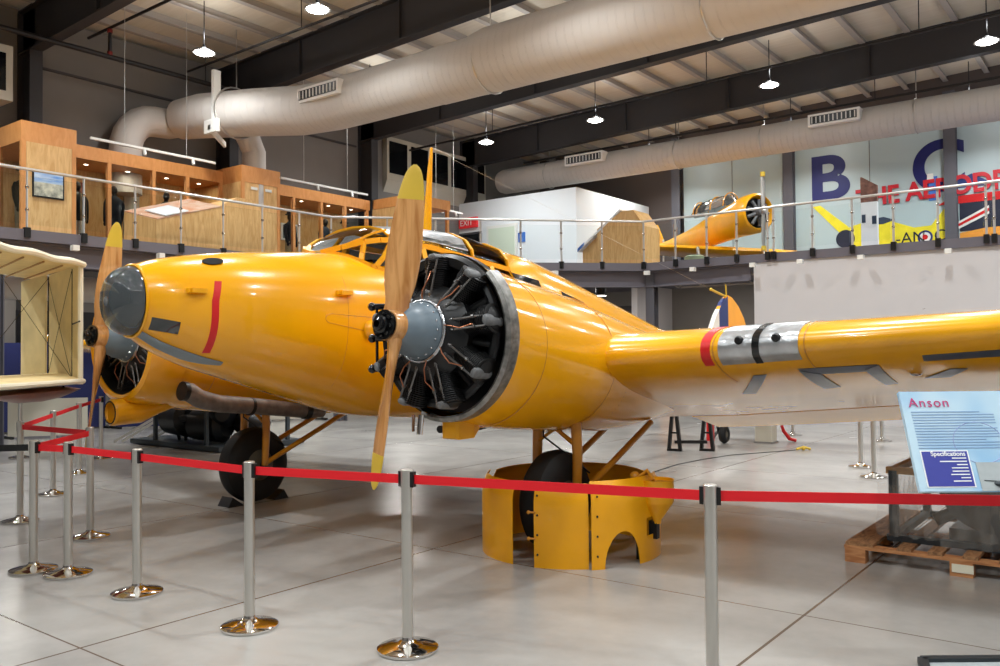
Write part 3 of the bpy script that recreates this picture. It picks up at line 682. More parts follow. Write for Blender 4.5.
# nose dome
def dsec(t):   # t 0 tip .. 1 joint
    r = math.sin(t*PI/2)**.72; return 3.16+(1-math.cos(t*PI/2))*.18, r
dz0 = 2.055; m = MB(); ring = []
for t in rng(.04, 1, 14):
    y, r = dsec(t); zc = dz0+.01*t
    ring.append([V((CX+r*.225*math.copysign(abs(math.sin(a))**(.95), math.sin(a)), y, zc-.01+r*.262*math.copysign(abs(math.cos(a))**(.95), math.cos(a)))) for a in [2*PI*k/40 for k in range(40)]])
m.rings(ring, cap=False); m.f.append(tuple(range(40)))
nd = m.build('nose_dome', CLRD, AC); nd['label'] = 'clear domed nose glazing'
MB().tube([fpt(3.355, 2*PI*k/40, .004) for k in range(40)], .012, 6, loop=True).build('dome_rim', YEL, nd)
MB().lathe([(.19,0),(.19,.02)], (CX, 3.36, 2.07), (0,1,0)).build('nose_bulkhead', BLK, nd)
def patch(name, m_, fn, us, vs, t=.004, par=None): return MB().grid(fn, us, vs).solid(t).build(name, m_, par or fus)
o = patch('warning_stripe', REDP, lambda z, y: fside(y+max(0, z-2.05)*.25, z), rng(1.66, 2.21, 12), [3.775, 3.8, 3.825]); o['label'] = 'red stripe'
patch('side_window', DKGL, lambda z, y: fside(y, z-(y-3.4)*.2), rng(1.835, 1.925, 4), rng(3.39, 3.57, 8))
# chin glazing, oval hatch
patch('chin_window', CHIN, lambda a, y: fpt(y, 2.52+a*min(1, .3+(3.95-y)/.35), .005), [0, .08, .16, .24, .32], rng(3.36, 3.95, 10))
m = MB(); cy, ca = 3.87, .62
pts = [fpt(cy+.08*math.cos(t), ca+.11*math.sin(t), .006) for t in rng(0, 2*PI, 25)[:-1]]
m.add(pts, [tuple(range(24))]); m.solid(.004); m.build('oval_hatch', DULL, fus)
for (y, z) in ((3.62, 2.13), (4.83, 2.16)):
    p = fside(y, z, 0); MB().bar(p+V((.0, 0, 0)), p+V((.04, 0, .0)), .035).bar(p+V((.04, 0, 0)), p+V((.05, .12, -.0)), .035).bar(p+V((.0, .12, -.0)), p+V((.05, .12, -.0)), .02).build('handle', YEL2, fus)
for k, (a, b, z0, z1, z2, z3) in enumerate(((7.3, 7.75, 2.33, 2.50, 2.30, 2.44), (8.2, 8.72, 2.14, 2.345, 2.19, 2.235))):
    o = patch('cabin_window', DKGL, lambda u, y: fside(y, (z0+(z1-z0)*u)*(1-(y-a)/(b-a))+(z2+(z3-z2)*u)*(y-a)/(b-a)), [0, .3, .6, 1], rng(a, b, 14))
for s in (-1, 1):
  if s < 0: patch('cabin_window', DKGL, lambda z, y: fside(y, z, .004, -1), [2.33, 2.4, 2.46], rng(7.3, 7.75, 8), -.004)
# skin seams
MB().tube([fside(4.92+.02*math.sin(z*3), z, .001) for z in rng(1.3, 2.3, 14)], .002, 4).build('panel_seam', STRUT, fus)
m = MB()
m.tube([fside(4.75+.9*k, 1.98+.0*k-.05*k, .001) for k in rng(0, 1, 10)], .0025, 4).tube([fside(4.75+.9*k, 1.90-.16*k, .001) for k in rng(0, 1, 10)], .0025, 4).tube([fside(4.75-.06*math.sin(t), 1.94+.04*math.cos(t), .001) for t in rng(0, PI, 8)], .0025, 4)
m.build('panel_seam', STRUT, fus)
# canopy
def cpt(y, u, off=0):    # u -1..1 across; sill - eave - crown
    zc, ze, we, zs = lerp(CN, y)
    a = abs(u); s = math.copysign(1, u)
    if a > .5:
        k = (a-.5)/.5; ws = fside(y, zs, 0).x-CX; return V((CX+s*(we+(ws-we)*k+off), y, ze+(zs-ze)*k+off*.3))
    k = a/.5; t = k*PI/2
    return V((CX+s*(we+off)*math.sin(t), y, ze+(zc+off-ze)*math.cos(t)**.8 if k < 1 else ze+off*.3))
us = [-1, -.75, -.5, -.42, -.3, -.15, 0, .15, .3, .42, .5, .75, 1]
cyk = [5.14, 5.18, 5.22, 5.28, 5.34, 5.48, 5.62, 5.9, 6.15, 6.4, 6.7, 7.0, 7.15, 7.28]
cn = MB().grid(lambda y, u: cpt(y, u), cyk, us).build('canopy', CLR, AC, ang=25); cn['label'] = 'clear canopy glazing'
def strip(pts, w, h=.02): 
    m = MB()
    for a, b in zip(pts, pts[1:]): m.bar(a, b, w, h)
    return m
for s in (-1, 1):
    strip([cpt(y, s*.5, .006) for y in cyk], .05, .05).build('canopy_frame', YEL2, cn, False)
    strip([cpt(y, s*1, .0) for y in cyk], .04, .04).build('canopy_frame', YEL2, cn, False)
    strip([cpt(5.28+.06*k, s*(1-.5*k), .004) for k in (0, .5, 1)], .045, .03).build('canopy_frame', YEL2, cn, False)
    for y in (5.62, 6.02, 7.0):
        strip([cpt(y-(.5 if y < 5.7 else .1)*(u-.5), s*u, .004) for u in (.5, .75, 1)], .05, .03).build('canopy_frame', YEL2, cn, False)
for y in (5.6, 6.75, 7.28):
    strip([cpt(y, u, .003) for u in us[2:-2]], .04, .02).build('canopy_frame', YEL2, cn, False)
for s in (-.32, .32):
    strip([cpt(y, s, .003) for y in cyk[1:7]], .03).build('canopy_frame', YEL2, cn, False)
MB().grid(lambda y, u: cpt(y, u, .004), rng(5.62, 6.7, 7), [-.44, -.3, -.15, 0, .15, .3, .44]).solid(.006).build('roof_skin', PALEM, cn)
MB().grid(lambda y, u: cpt(y, u) if y < 7.4 else fpt(y+.3, u*.9, -.01), [7.28, 7.5], us).build('rear_fairing', YEL, cn)
# cockpit interior
MB().bb((CX-.58, 5.2, 1.7), (CX+.58, 7.3, 1.74)).bb((CX-.58, 5.2, 1.7), (CX-.56, 7.3, 2.3)).bb((CX+.56, 5.2, 1.7), (CX+.58, 7.3, 2.2)).bb((CX-.5, 5.2, 1.7), (CX+.5, 5.23, 2.25)).bb((CX-.5, 7.25, 1.7), (CX+.5, 7.3, 2.5)).build('cockpit_tub', BLK, AC, False)
for s in (-1, 1):
    MB().bb((CX+s*.25-.17, 6.3, 2.05), (CX+s*.25+.17, 6.7, 2.15)).bb((CX+s*.25-.17, 6.68, 2.1), (CX+s*.25+.17, 6.75, 2.72)).build('pilot_seat', SEATG, AC, False)
    MB().tube([(CX+s*.25+.12*math.cos(t), 5.85, 2.42+.1*math.sin(t)) for t in rng(-.6, PI+.6, 12)], .014, 6).tube([(CX+s*.25, 5.9, 1.9), (CX+s*.25, 5.86, 2.36)], .02, 8).build('control_yoke', SEATG, AC)
MB().bb((CX-.4, 5.45, 2.2), (CX+.4, 5.53, 2.5)).build('instrument_panel', BLK, AC, False)
# mast
m = MB().rings([[V((CX+a*.5*w*math.cos(t), 6.62+.03*k+w*math.sin(t), z)) for t in rng(0, 2*PI, 13)[:-1]] for k, (z, w, a) in enumerate(((2.8, .07, .8), (3.2, .055, .8), (3.6, .035, .8), (3.83, .02, .8)))])
m.build('aerial_mast', YEL, AC)
MB().tube([(CX, 6.7, 3.83), (CX+.03, 6.98, 3.79)], .006, 6).tube([(CX, 6.72, 3.82), (CX, 14.5, 2.6)], .0012, 4).build('aerial_wire', STEEL, AC)

# wing (d is the distance from the centreline)
def wp(d):
    e = d-2.66
    yl = 5.78+.10*max(0, e); c = 3.2-.17*max(0, e)
    zl = 1.60+.062*e; zt = zl-.188*c-.12+.0*e
    th = .165-.009*max(0, e)
    if d > 8.0: k = (d-8.0)/.6; yl += .55*k*k; c -= 1.3*k*k; th *= max(.2, 1-k*.7)
    return yl, c, zl, zt, th
def wpt(sgn, d, s, up, off=0):
    yl, c, zl, zt, th = wp(d)
    yt = 5*th*(.2969*math.sqrt(s)-.126*s-.3516*s*s+.2843*s**3-.1015*s**4)*c
    cm = .03*c*4*s*(1-s)
    z = zl+(zt-zl)*s+cm+(yt*1.1 if up else -yt*.9)+(off if up else -off)
    return V((CX+sgn*d, yl+s*c-(off if s < .02 else 0), z))
SS = [0, .004, .012, .03, .06, .1, .15, .22, .3, .4, .5, .6, .7, .775]
DD = [0, .5, 1, 1.6, 2.2, 2.66, 3.0, 3.3, 3.48, 3.52, 3.8, 4.1, 4.14, 4.6, 5.2, 5.8, 6.4, 7, 7.5, 8.0, 8.2, 8.35, 8.48, 8.57]
def wing(sgn):
    m = MB()
    rs = [[wpt(sgn, d, s, True) for s in SS[::-1]]+[wpt(sgn, d, s, False) for s in SS[1:]] for d in DD]
    m.rings(rs); w = m.build('wing', YELW, AC, ang=40)
    m = MB()
    def fl(d, s, up):
        p0 = wpt(sgn, d, .785, up); p1 = wpt(sgn, d, 1, up); k = (s-.785)/.215
        p = p0.lerp(p1, k); p.z -= .05*k; return p
    rs = [[fl(d, s, True) for s in (.998, .95, .88, .79)]+[fl(d, s, False) for s in (.79, .88, .95, .998)] for d in DD[4:-4]]
    m.rings(rs).build('flap', YELW, w, ang=40)
    return w
wP = wing(1); wS = wing(-1)
def wring(sgn, d0, d1, s0u, s0l, off):    # a sheet wrapping the leading edge
    ss = [(s, True) for s in SS if s <= s0u][::-1]+[(s, False) for s in SS[1:] if s <= s0l]
    return lambda d, i: wpt(sgn, d, *ss[int(i)], off), [d0, (d0+d1)/2, d1], list(range(len(ss)))
f_, u_, v_ = wring(1, 3.41, 3.48, .15, .03, .004)
MB().grid(f_, u_, v_).solid(.006).build('red_band', REDP, wP)
f_, u_, v_ = wring(1, 3.54, 4.1, .12, .03, .006)
ll = MB().grid(f_, u_, v_).solid(.008).build('landing_light_panel', PALEM, wP); ll['label'] = 'bare metal landing light panel'
f_, u_, v_ = wring(1, 3.785, 3.835, .12, .03, .012)
MB().grid(f_, u_, v_).solid(.01).build('black_band', BLKG, ll)
for d in (3.69, 3.95):
    p = wpt(1, d, .003, True, .014); MB().lathe([(.001, .0), (.022, .0), (.03, .01), (.034, .03)], p+V((0,-.012,0)), (0,1,0), 16).build('lamp_bulb', BLK, ll)
for d, s, up in ((3.5,.0,True),(4.14,0,True)):
    f_, u_, v_ = wring(1, d-.004, d+.004, .15, .15, .003); MB().grid(f_, u_, v_).solid(.004).build('panel_seam', STRUT, wP)
# registration strokes under the port wing (d, s) quads
def stroke(q):
    m = MB(); 
    def fn(u, v):
        a = [q[0][i]*(1-u)+q[1][i]*u for i in (0, 1)]; b = [q[3][i]*(1-u)+q[2][i]*u for i in (0, 1)]
        return wpt(1, a[0]*(1-v)+b[0]*v, a[1]*(1-v)+b[1]*v, False, .003)
    return m.grid(fn, rng(0, 1, 8), rng(0, 1, 4)).solid(.003).build('registration_stroke', GREYL, wP)
STROKES = [[(3.68,.10),(3.36,.30),(3.46,.31),(3.78,.10)],
           [(4.02,.09),(4.0,.31),(4.13,.30),(4.14,.13)], [(4.02,.08),(4.54,.09),(4.5,.14),(4.04,.13)], [(4.44,.12),(4.44,.32),(4.53,.31),(4.55,.09)],
           [(4.84,.055),(5.6,.055),(5.6,.10),(4.83,.09)], [(4.95,.17),(4.74,.26),(4.9,.27),(5.05,.18)], [(5.5,.08),(5.3,.35),(5.42,.35),(5.62,.08)]]
for q_ in STROKES: stroke(q_)
MB().ball(wpt(1, 4.72, .2, False)+V((0,0,.0)), (.04, .06, .02)).build('inspection_light', CHROME, wP)

# nacelles
NS = [(4.63,1.77,.60,.615),(4.72,1.73,.59,.63),(4.85,1.70,.59,.645),(5.2,1.65,.595,.665),(5.9,1.56,.575,.67),(6.8,1.44,.52,.62),(7.6,1.38,.43,.5),(8.6,1.3,.27,.28),(9.15,1.22,.06,.06)]
def nacelle(cx):
    m = MB(); ny = rng(4.63, 9.15, 34); rs = []
    for y in ny:
        zc, rz, rx = spl(NS, y)
        rs.append([V((cx+rx*math.sin(t), y, zc+rz*math.cos(t))) for t in [2*PI*k/48 for k in range(48)]])
    m.rings(rs, cap=False); m.f.append(tuple((len(rs)-1)*48+k for k in range(48)))
    nc = m.build('nacelle', YEL, AC)
    # firewall ring and disc
    if cx > CX:
        prof = [(.585, 0), (.60, -.006), (.628, .01), (.634, .1), (.60, .1)]
        MB().grid(lambda t, i: V((cx+prof[int(i)][0]*math.cos(t), 4.6+prof[int(i)][1], 1.775+prof[int(i)][0]*math.sin(t))), rng(-1.9, .78, 40), range(5)).build('cowl_ring', RINGM, nc)
        prof2 = [(.50, -.02), (.56, -.03), (.585, 0), (.59, .12)]
        MB().grid(lambda t, i: V((cx+prof2[int(i)][0]*math.cos(t), 4.6+prof2[int(i)][1], 1.775+prof2[int(i)][0]*math.sin(t))), rng(.78, 4.4, 50), range(4)).build('mount_ring', BLK, nc)
    else:
        MB().lathe([(.50, .3), (.50, .08), (.51, .02), (.54, -.0), (.58, .02), (.61, .08), (.632, .2), (.64, .36)], (cx, 4.3, 1.775), (0,1,0), 56, cap=False).build('cowling', YEL, nc)
        MB().lathe([(.505, .03), (.495, .1), (.495, .3)], (cx, 4.3, 1.775), (0,1,0), 56, cap=False).build('cowling_liner', BLK, nc)
    MB().lathe([(.001, 0), (.57, 0), (.57, .02)], (cx, 4.72, 1.78), (0,1,0), 40).build('firewall', BLK, nc)
    for y, nm in ((5.0, 'seam_band'), (5.95, 'seam_band')):
        zc, rz, rx = spl(NS, y)
        MB().tube([V((cx+(rx+.0)*math.sin(t), y+.05*math.cos(t), zc+(rz+.0)*math.cos(t))) for t in [2*PI*k/48 for k in range(48)]], .0035, 4, loop=True).build(nm, STRUT, nc)
    m = MB()
    for k in range(26):
        t = PI*.5+.95*k/26*2-.2
        zc, rz, rx = spl(NS, 6.2); m.ball((cx+(rx+.001)*math.sin(t), 6.2, zc+(rz+.001)*math.cos(t)), .004, 6, 4)
    m.build('rivet_row', STRUT, nc)
    return nc
ncP = nacelle(CX+1.98)

# engine
HY, HZ = 4.13, 1.83     # propeller hub
EC = V((CX+1.98, 4.63, 1.78)); TI = math.radians(-5)
EM = Matrix.Translation(EC) @ Matrix.Rotation(TI, 4, 'X')
A = (0, -1, 0)
def EB(m): return m.xf(EM)
en = EB(MB().lathe([(.30, -.1), (.34, .02), (.34, .12), (.27, .2), (.2, .24)], (0,0,0), A, 40)).build('engine', BLK, AC)
en['label'] = 'black nine cylinder radial engine'
EB(MB().lathe([(.20, .2), (.205, .26), (.195, .28), (.185, .36), (.15, .45), (.09, .51), (.06, .56)], (0,0,0), A, 36)).build('gear_case', CRANK, en)
m = MB().tube([(.215*math.cos(t), -.24, .215*math.sin(t)) for t in rng(0, 2*PI, 33)[:-1]], .014, 8, loop=True)
for k in range(18):
    t = 2*PI*k/18; m.ball((.193*math.cos(t), -.285, .193*math.sin(t)), .009, 6, 4)
EB(m).build('ignition_harness', ALU if False else SILV, en)
cyl = rk = None
def cyl_parts(k):
    t = PI/2+2*PI*k/9
    R = Matrix.Rotation(-(t-PI/2), 4, 'Y')      # local z is the cylinder axis
    out = []
    prof = [(.062, .26)]
    z = .27
    while z < .44: prof += [(.088, z), (.088, z+.006), (.066, z+.008), (.066, z+.012)]; z += .014
    while z < .53: prof += [(.105, z), (.105, z+.006), (.08, z+.008), (.08, z+.013)]; z += .015
    prof += [(.07, .545), (.03, .56)]
    b = MB().lathe(prof, (0, -.08, 0), (0,0,1), 18); b.xf(R)
    out.append((b, 'cylinder', FINM))
    m = MB()
    m.rings([[V((.02+w*math.cos(q), -.20+h, .535+w2*math.sin(q))) for q in rng(0, 2*PI, 15)[:-1]] for h, w, w2 in ((0, .02, .012), (.008, .034, .022), (.03, .042, .028), (.09, .042, .028), (.16, .04, .028), (.185, .032, .022), (.195, .015, .01))])
    out.append((m.xf(R), 'rocker_cover', ROCK))
    m = MB()
    for s in (-1, 1):
        m.tube([(s*.035, -.2, .24), (s*.035+.02, -.17, .52)], .008, 8); m.tube([(s*.035, -.2, .24), (s*.036, -.2, .27)], .013, 8); m.tube([(s*.035+.01, -.185, .42), (s*.035+.012, -.183, .44)], .014, 8)
    out.append((m.xf(R), 'pushrod_tube', RODM))
    m = MB().tube([(.0, -.24, .21), (.02, -.27, .28), (.05, -.25, .36), (.03, -.2, .43)], .0045, 6)
    out.append((m.xf(R), 'ignition_lead', COPPER))
    return out
yy = 0
for k in range(9):
    for b, nm, mt in cyl_parts(k): EB(b).build(nm, mt, en)
m = MB()
for k in range(9):
    t = 2*PI*(k+.5)/9+PI/2; m.tube([(.3*math.cos(t), -.05, .3*math.sin(t)), (.5*math.cos(t), 0, .5*math.sin(t))], .03, 8)
m.tube([(.5*math.cos(t), -.02, .5*math.sin(t)) for t in rng(0, 2*PI, 41)[:-1]], .035, 8, loop=True)
EB(m).build('exhaust_collector', BLK, en)
# propeller: built in the hub frame, z up blade
PC = V((CX+1.98, HY, HZ))
def prop(dx):
    M = Matrix.Translation(PC) @ Matrix.Rotation(TI, 4, 'X') @ Matrix.Rotation(dx, 4, 'Y')
    BT = [(0, .085, .075, 60), (.08, .09, .075, 55), (.16, .082, .06, 48), (.3, .108, .045, 40), (.5, .122, .03, 32), (.72, .112, .022, 26), (.92, .09, .016, 22), (1.03, .066, .012, 20), (1.085, .04, .009, 19), (1.11, .01, .004, 19)]
    def ring(r, sgn, off=0):
        hw, ht, tw = spl(BT, r); tw = math.radians(tw); hw += off; ht += off; P = []
        for t in rng(0, 2*PI, 25)[:-1]:
            a, b = hw*math.cos(t), ht*math.sin(t)
            if b < 0: b *= .45
            # chord tilts towards the back of the aircraft on one side
            X = a*math.cos(tw)+b*math.sin(tw)*-1; Y = a*math.sin(tw)+b*math.cos(tw)
            P.append(V((X*sgn, Y if sgn > 0 else Y, r*sgn)) if sgn > 0 else V((-X, Y, -r)))
        return P
    m = MB().rings([ring(r, -1) for r in rng(1.11, .02, 30)]+[ring(r, 1) for r in rng(.02, 1.11, 30)])
    m.lathe([(.03, -.09), (.105, -.08), (.115, 0), (.105, .08), (.03, .09)], (0,0,0), (0,1,0), 28)
    m.xf(M); pr = m.build('propeller', PROPW, AC)
    pr['label'] = 'varnished wooden two blade propeller'
    for s in (1, -1):
        rr = rng(.87, 1.112, 14)
        m = MB().rings([ring(min(r, 1.11), s, .002) for r in rr]); m.xf(M); b = m.build('blade_tip', YELT, pr); b['label'] = 'dull yellow blade tip'
    m = MB().lathe([(.03, .0), (.1, .0), (.102, -.02), (.06, -.022), (.06, -.05), (.045, -.055), (.045, -.08), (.025, -.085), (.025, -.04)], (0, -.085, 0), (0,1,0), 28)
    for k in range(8):
        t = 2*PI*k/8; m.lathe([(.013, 0), (.013, -.018), (.006, -.024)], (.073*math.cos(t), -.1, .073*math.sin(t)), (0,1,0), 8)
    m.xf(M).build('hub_plate', BLKG, pr)
    return pr
prP = prop(.10)
OX = -3.92
ncS = nacelle(CX+1.98+OX)
enS = dup(en, AC); enS.location = (OX, 0, 0)
prS = dup(prP, AC); prS.location = (OX, 0, 0)
# intakes, exhaust and fittings
for s, cx in ((1, CX+1.98), (-1, CX+1.98+OX)):
    big = s < 0
    m = MB().rings([[V((cx+.03+w*math.cos(t), y, z+h*math.sin(t))) for t in rng(0, 2*PI, 25)[:-1]] for y, z, w, h in ((4.23, 1.10, .105, .105), (4.2, 1.10, .115, .115), (4.22, 1.10, .13, .13), (4.5, 1.11, .135, .13), (4.7, 1.15, .1, .09), (5.0, 1.2, .06, .05))] if big else [[V((cx+.02+w*a, y, z+h*b)) for a, b in ((-1,-1),(1,-1),(1,1),(-1,1))] for y, z, w, h in ((4.66, 1.1, .06, .07), (4.68, 1.1, .08, .08), (4.85, 1.1, .08, .08), (4.95, 1.13, .05, .05))])
    sc = m.build('air_scoop', YEL2, AC, smooth=big)
    if big: MB().lathe([(.1, 0), (.104, -.006), (.112, -.004), (.112, .01)], (cx+.03, 4.2, 1.10), (0,1,0), 20, cap=False).build('scoop_rim', BLK, sc)
MB().tube([(CX+1.86, 4.5, 1.06), (CX+1.86, 4.52, 1.2)], .022, 10).tube([(CX+1.8, 4.5, 1.08), (CX+1.8, 4.5, 1.2)], .012, 8).build('drain_fitting', CHROME, AC)
MB().tube([(CX+1.5, 6.2, 1.06), (CX+1.55, 5.5, 1.02), (CX+1.7, 4.9, 1.06)], .03, 10).build('tail_pipe', BLK, AC)
m = MB().tube([(-7.3, 4.550, 1.305), (-7.3, 4.620, 1.295), (-7.3, 4.730, 1.225), (-7.3, 4.950, 1.165), (-7.3, 5.400, 1.115), (-7.3, 6.050, 1.025), (-7.3, 6.250, 1.015)], [.085, .09, .088, .085, .083, .075, .07], 20)
ep = m.build('exhaust_pipe', EXH, AC)
MB().tube([(-7.3, 4.545, 1.307), (-7.3, 4.590, 1.300)], .092, 20).build('pipe_mouth', BLK, ep)
MB().tube([(-7.3, 5.300, 1.120), (-7.3, 5.330, 1.115)], .092, 20).tube([(-7.3, 6.000, 1.035), (-7.3, 6.060, 1.025)], .09, 20).build('pipe_clamp', BLK, ep)
# dark knobs by the fuselage seen left of the hub
m = MB()
for z in (2.0, 1.76, 1.53): m.tube([(-4.6, 4.6, z), (-4.68, 4.52, z)], .025, 10).ball((-4.69, 4.51, z), .034, 8, 6)
m.tube([(-4.67, 4.54, 2.0), (-4.67, 4.54, 1.53)], .012, 6).build('pitot_fitting', BLKG, AC)
patch('service_bulge', YEL, lambda a, b: V((fside(5.15, 1.85).x-.005+.08*math.cos(a), 5.15+.09*math.sin(a)*math.cos(b), 1.85+.09*math.sin(a)*math.sin(b))), rng(.02, PI/2, 8), rng(0, 2*PI, 20), .003)

# tail
m = MB()
def sym(prof, m_, name, t):
    n = MB()
    P = [(y, z) for y, z in prof]
    n.prism([(CX-t, y, z) for y, z in P], (2*t, 0, 0)); return n.build(name, m_, AC, smooth=False)
fin = sym([(13.35, 1.55), (13.75, 1.95), (14.0, 2.25), (14.25, 2.48), (14.5, 2.62), (14.55, 1.5)], YEL2, 'fin', .035)
MB().prism([(CX-.04, 13.48, 1.75), (CX-.04, 13.745, 1.96), (CX-.04, 13.995, 2.26), (CX-.04, 14.12, 2.37), (CX-.04, 14.2, 1.75)], (.08, 0, 0)).build('fin_flash', FLASHW, fin, False)
MB().prism([(CX-.042, 14.12, 1.75), (CX-.042, 14.1, 2.34), (CX-.042, 14.27, 2.5), (CX-.042, 14.49, 2.61), (CX-.042, 14.51, 1.75)], (.084, 0, 0)).build('fin_flash', FLASHB, fin, False)
rud = sym([(14.52, 1.4), (14.5, 2.63), (14.7, 2.6), (15.0, 2.45), (15.25, 2.24), (15.42, 2.0), (15.5, 1.7), (15.45, 1.45), (15.2, 1.2), (14.6, 1.15)], YEL2, 'rudder', .03)
MB().tube([(CX, 14.52, 2.6), (CX, 13.86, 2.7)], .022, 10).ball((CX, 13.86, 2.7), .03, 8, 6).build('balance_horn', YELT, rud)
MB().tube([(CX, 14.52, 2.6), (CX, 14.5, 2.82)], .012, 8).build('aerial_post', YELT, rud)
m = MB(); rs = []
for xx, c, y0 in ((-2.7, .7, 14.7), (-2.5, 1.1, 14.5), (-1.2, 1.35, 14.2), (0, 1.5, 14.0), (1.2, 1.35, 14.2), (2.5, 1.1, 14.5), (2.7, .7, 14.7)):
    rs.append([V((CX+xx, y0+c*s, 1.62-.1*s+t*.05)) for s, t in ((0, 0), (.1, .9), (.3, 1.1), (.6, .8), (1, .1), (1, -.1), (.6, -.8), (.3, -1.1), (.1, -.9))])
m.rings(rs).build('tailplane', YEL2, AC)
tw = MB().tube([(CX, 14.34+.1*math.cos(t), .165+.1*math.sin(t)) for t in rng(0, 2*PI, 25)[:-1]], .062, 12, loop=True).build('tail_wheel', RUB, AC)
MB().lathe([(.05, -.05), (.07, -.03), (.07, .03), (.05, .05)], (CX, 14.34, .165), (1,0,0), 16).build('wheel_hub', HUBG, tw)
MB().tube([(CX-.09, 14.34, .165), (CX-.09, 14.2, .42), (CX-.02, 14.0, .7), (CX, 13.8, 1.05)], .025, 8).build('tail_strut', BLK, AC)

# main undercarriage
def wheel(cx, port):
    cy = 5.89
    m = MB().lathe([(.2, -.12), (.27, -.135), (.35, -.125), (.4, -.08), (.418, 0), (.4, .08), (.35, .125), (.27, .135), (.2, .12)], (cx, cy, .418), (1,0,0), 48)
    w = m.build('main_wheel', RUB, AC)
    MB().lathe([(.05, -.15), (.1, -.145), (.2, -.11), (.21, -.1), (.21, .1), (.2, .11), (.1, .145), (.05, .15)], (cx, cy, .418), (1,0,0), 32).build('wheel_hub', HUBG, w)
    for s in (-1, 1):
        MB().tube([(cx+s*.2, cy, .42), (cx+s*.2, cy+.02, .8), (cx+s*.18, cy+.02, 1.25)], [.035, .042, .048], 14).build('leg', STRUT, AC)
        MB().tube([(cx+s*.2, cy, .44), (cx+s*.2, cy+1.3, .98)], .028, 10).build('drag_strut', STRUT, AC)
    MB().tube([(cx-.2, cy, .42), (cx+.2, cy, .42)], .03, 10).build('axle', BLK, AC)
    MB().tube([(cx-.16, cy, 1.12), (cx+.17, cy, .9)], .02, 8).tube([(cx+.16, cy, 1.12), (cx-.17, cy, .9)], .014, 8).build('cross_brace', STRUT, AC)
    MB().tube([(cx-.1, cy-.05, 1.1), (cx-.05, cy-.1, .95), (cx+.1, cy+.02, .8), (cx+.14, cy+.3, .62)], .008, 6).build('brake_hose', BLKP, AC)
    return w
wheel(CX+2.1, 1); wheel(CX-1.97, 0)
for dy in (-1, 1):
    tag(MB().prism([(CX-2.07, 5.89+dy*.40, 0), (CX-2.07, 5.89+dy*.2, 0), (CX-2.07, 5.89+dy*.34, .1)], (.2, 0, 0)).build('wheel_chock', BLKP, None, False), 'black wheel chock %s the left hand main wheel' % ('in front of' if dy < 0 else 'behind'), 'wheel chock')

# ------------------------------------------------------------------ cowling panels standing round the wheel
CCX, CCY = -3.94, 6.05
def cyl_pt(a, z, R=.73, taper=0): return V((CCX+(R-taper*z)*math.sin(a), CCY-(R-taper*z)*math.cos(a), z))
def cowl(name, label, a0, a1, h, cut=None, R=.73, lip=True):
    m = MB(); us = rng(a0, a1, 60); vs = [0, .1, .2, .34, .42, .5, .54, .58, .61, .63, h]
    if cut: us = sorted(us+[.94+.44*(1-math.cos(t))/2 for t in rng(0, PI, 30)]+[1.5, 1.78]); vs = [0, .12, .2, .34, .42, .5, .54, .58, .61, .63, h]
    n = len(vs)
    for a in us:
        z0 = .27*math.sqrt(max(0, 1-((a-1.16)/.22)**2)) if cut else 0
        for j, z in enumerate(vs): z2 = max(z, z0+.001*j) ; m.v.append(cyl_pt(a, z2, R-.05*max(0, (z2/h-.75)*4)**2))
    for i in range(len(us)-1):
        for j in range(n-1):
            if cut and 1.499 < (us[i]+us[i+1])/2 < 1.781 and j == 2: continue
            if cut and abs((us[i]+us[i+1])/2-1.16) < .22 and vs[j+1] <= .27*math.sqrt(max(0, 1-(((us[i]+us[i+1])/2-1.16)/.22)**2)): continue
            m.f.append((i*n+j, (i+1)*n+j, (i+1)*n+j+1, i*n+j+1))
    m.solid(.006)
    t = thing(name, label, 'cowling panel', (CCX, CCY, 0), 'loose engine cowling panels')
    m.build('shell', YEL2, t, ang=40)
    return t
k1 = cowl('cowling_panel', 'narrow curved yellow cowling panel left of the tyre', -1.15, -.07, .64)
k2 = cowl('cowling_panel', 'plain curved yellow cowling panel between tyre and cut-out panel', .2, .78, .64)
def cut3(a, z):
    if ((a-1.16)/.22)**2+((z-.0)/.27)**2 < 1: return True
    if 1.5 < a < 1.78 and .2 < z < .34: return True
    return False
k3 = cowl('cowling_panel', 'curved yellow cowling panel with an arched cut-out and square hole', .80, 1.98, .66, cut3, R=.76)
for k, t in ((k2, .21), (k3, .83)):
    m = MB()
    for z in (.1, .25, .4, .55): p = cyl_pt(t+.03, z, .734 if k is k2 else .765); m.ball(p, .009, 6, 5)
    m.build('fastener', BLK, k)
m = MB()
for z in (.22, .42): p = cyl_pt(.22, z, .735); m.tube([p, p+V((-.05, -.02, .0))], .008, 6).ball(p+V((-.05,-.02,0)), .015, 6, 5)
m.build('latch', STRUT, k2)
kb = thing('cowling_panel', 'low rear yellow cowling ring section behind the tyre', 'cowling panel', (CCX, CCY, 0), 'loose engine cowling panels')
m = MB(); us = rng(2.3, 4.9, 40)
m.v = [cyl_pt(a, z, R) for a in us for z, R in ((0, .73), (.3, .73), (.55, .72), (.62, .68), (.64, .62))]
m.f = [(i*5+j, (i+1)*5+j, (i+1)*5+j+1, i*5+j+1) for i in range(39) for j in range(4)]
m.solid(.006).build('shell', YEL2, kb, ang=50)
kf = thing('intake_funnel', 'yellow funnel shaped intake fixed beside the cut-out cowling panel', 'funnel', (CCX+.74, CCY-.03, 0))
fx, fy = CCX+.78, CCY+.08
MB().lathe([(.03, .28), (.035, .31), (.125, .44), (.135, .46), (.135, .62), (.14, .63), (.128, .63), (.125, .46), (.03, .33)], (fx, fy, 0), (0,0,1), 28, cap=False).build('cone', YEL2, kf)
MB().lathe([(.10, .60), (.13, .605)], (fx, fy, 0), (0,0,1), 28).build('inner_plate', STRUT, kf)
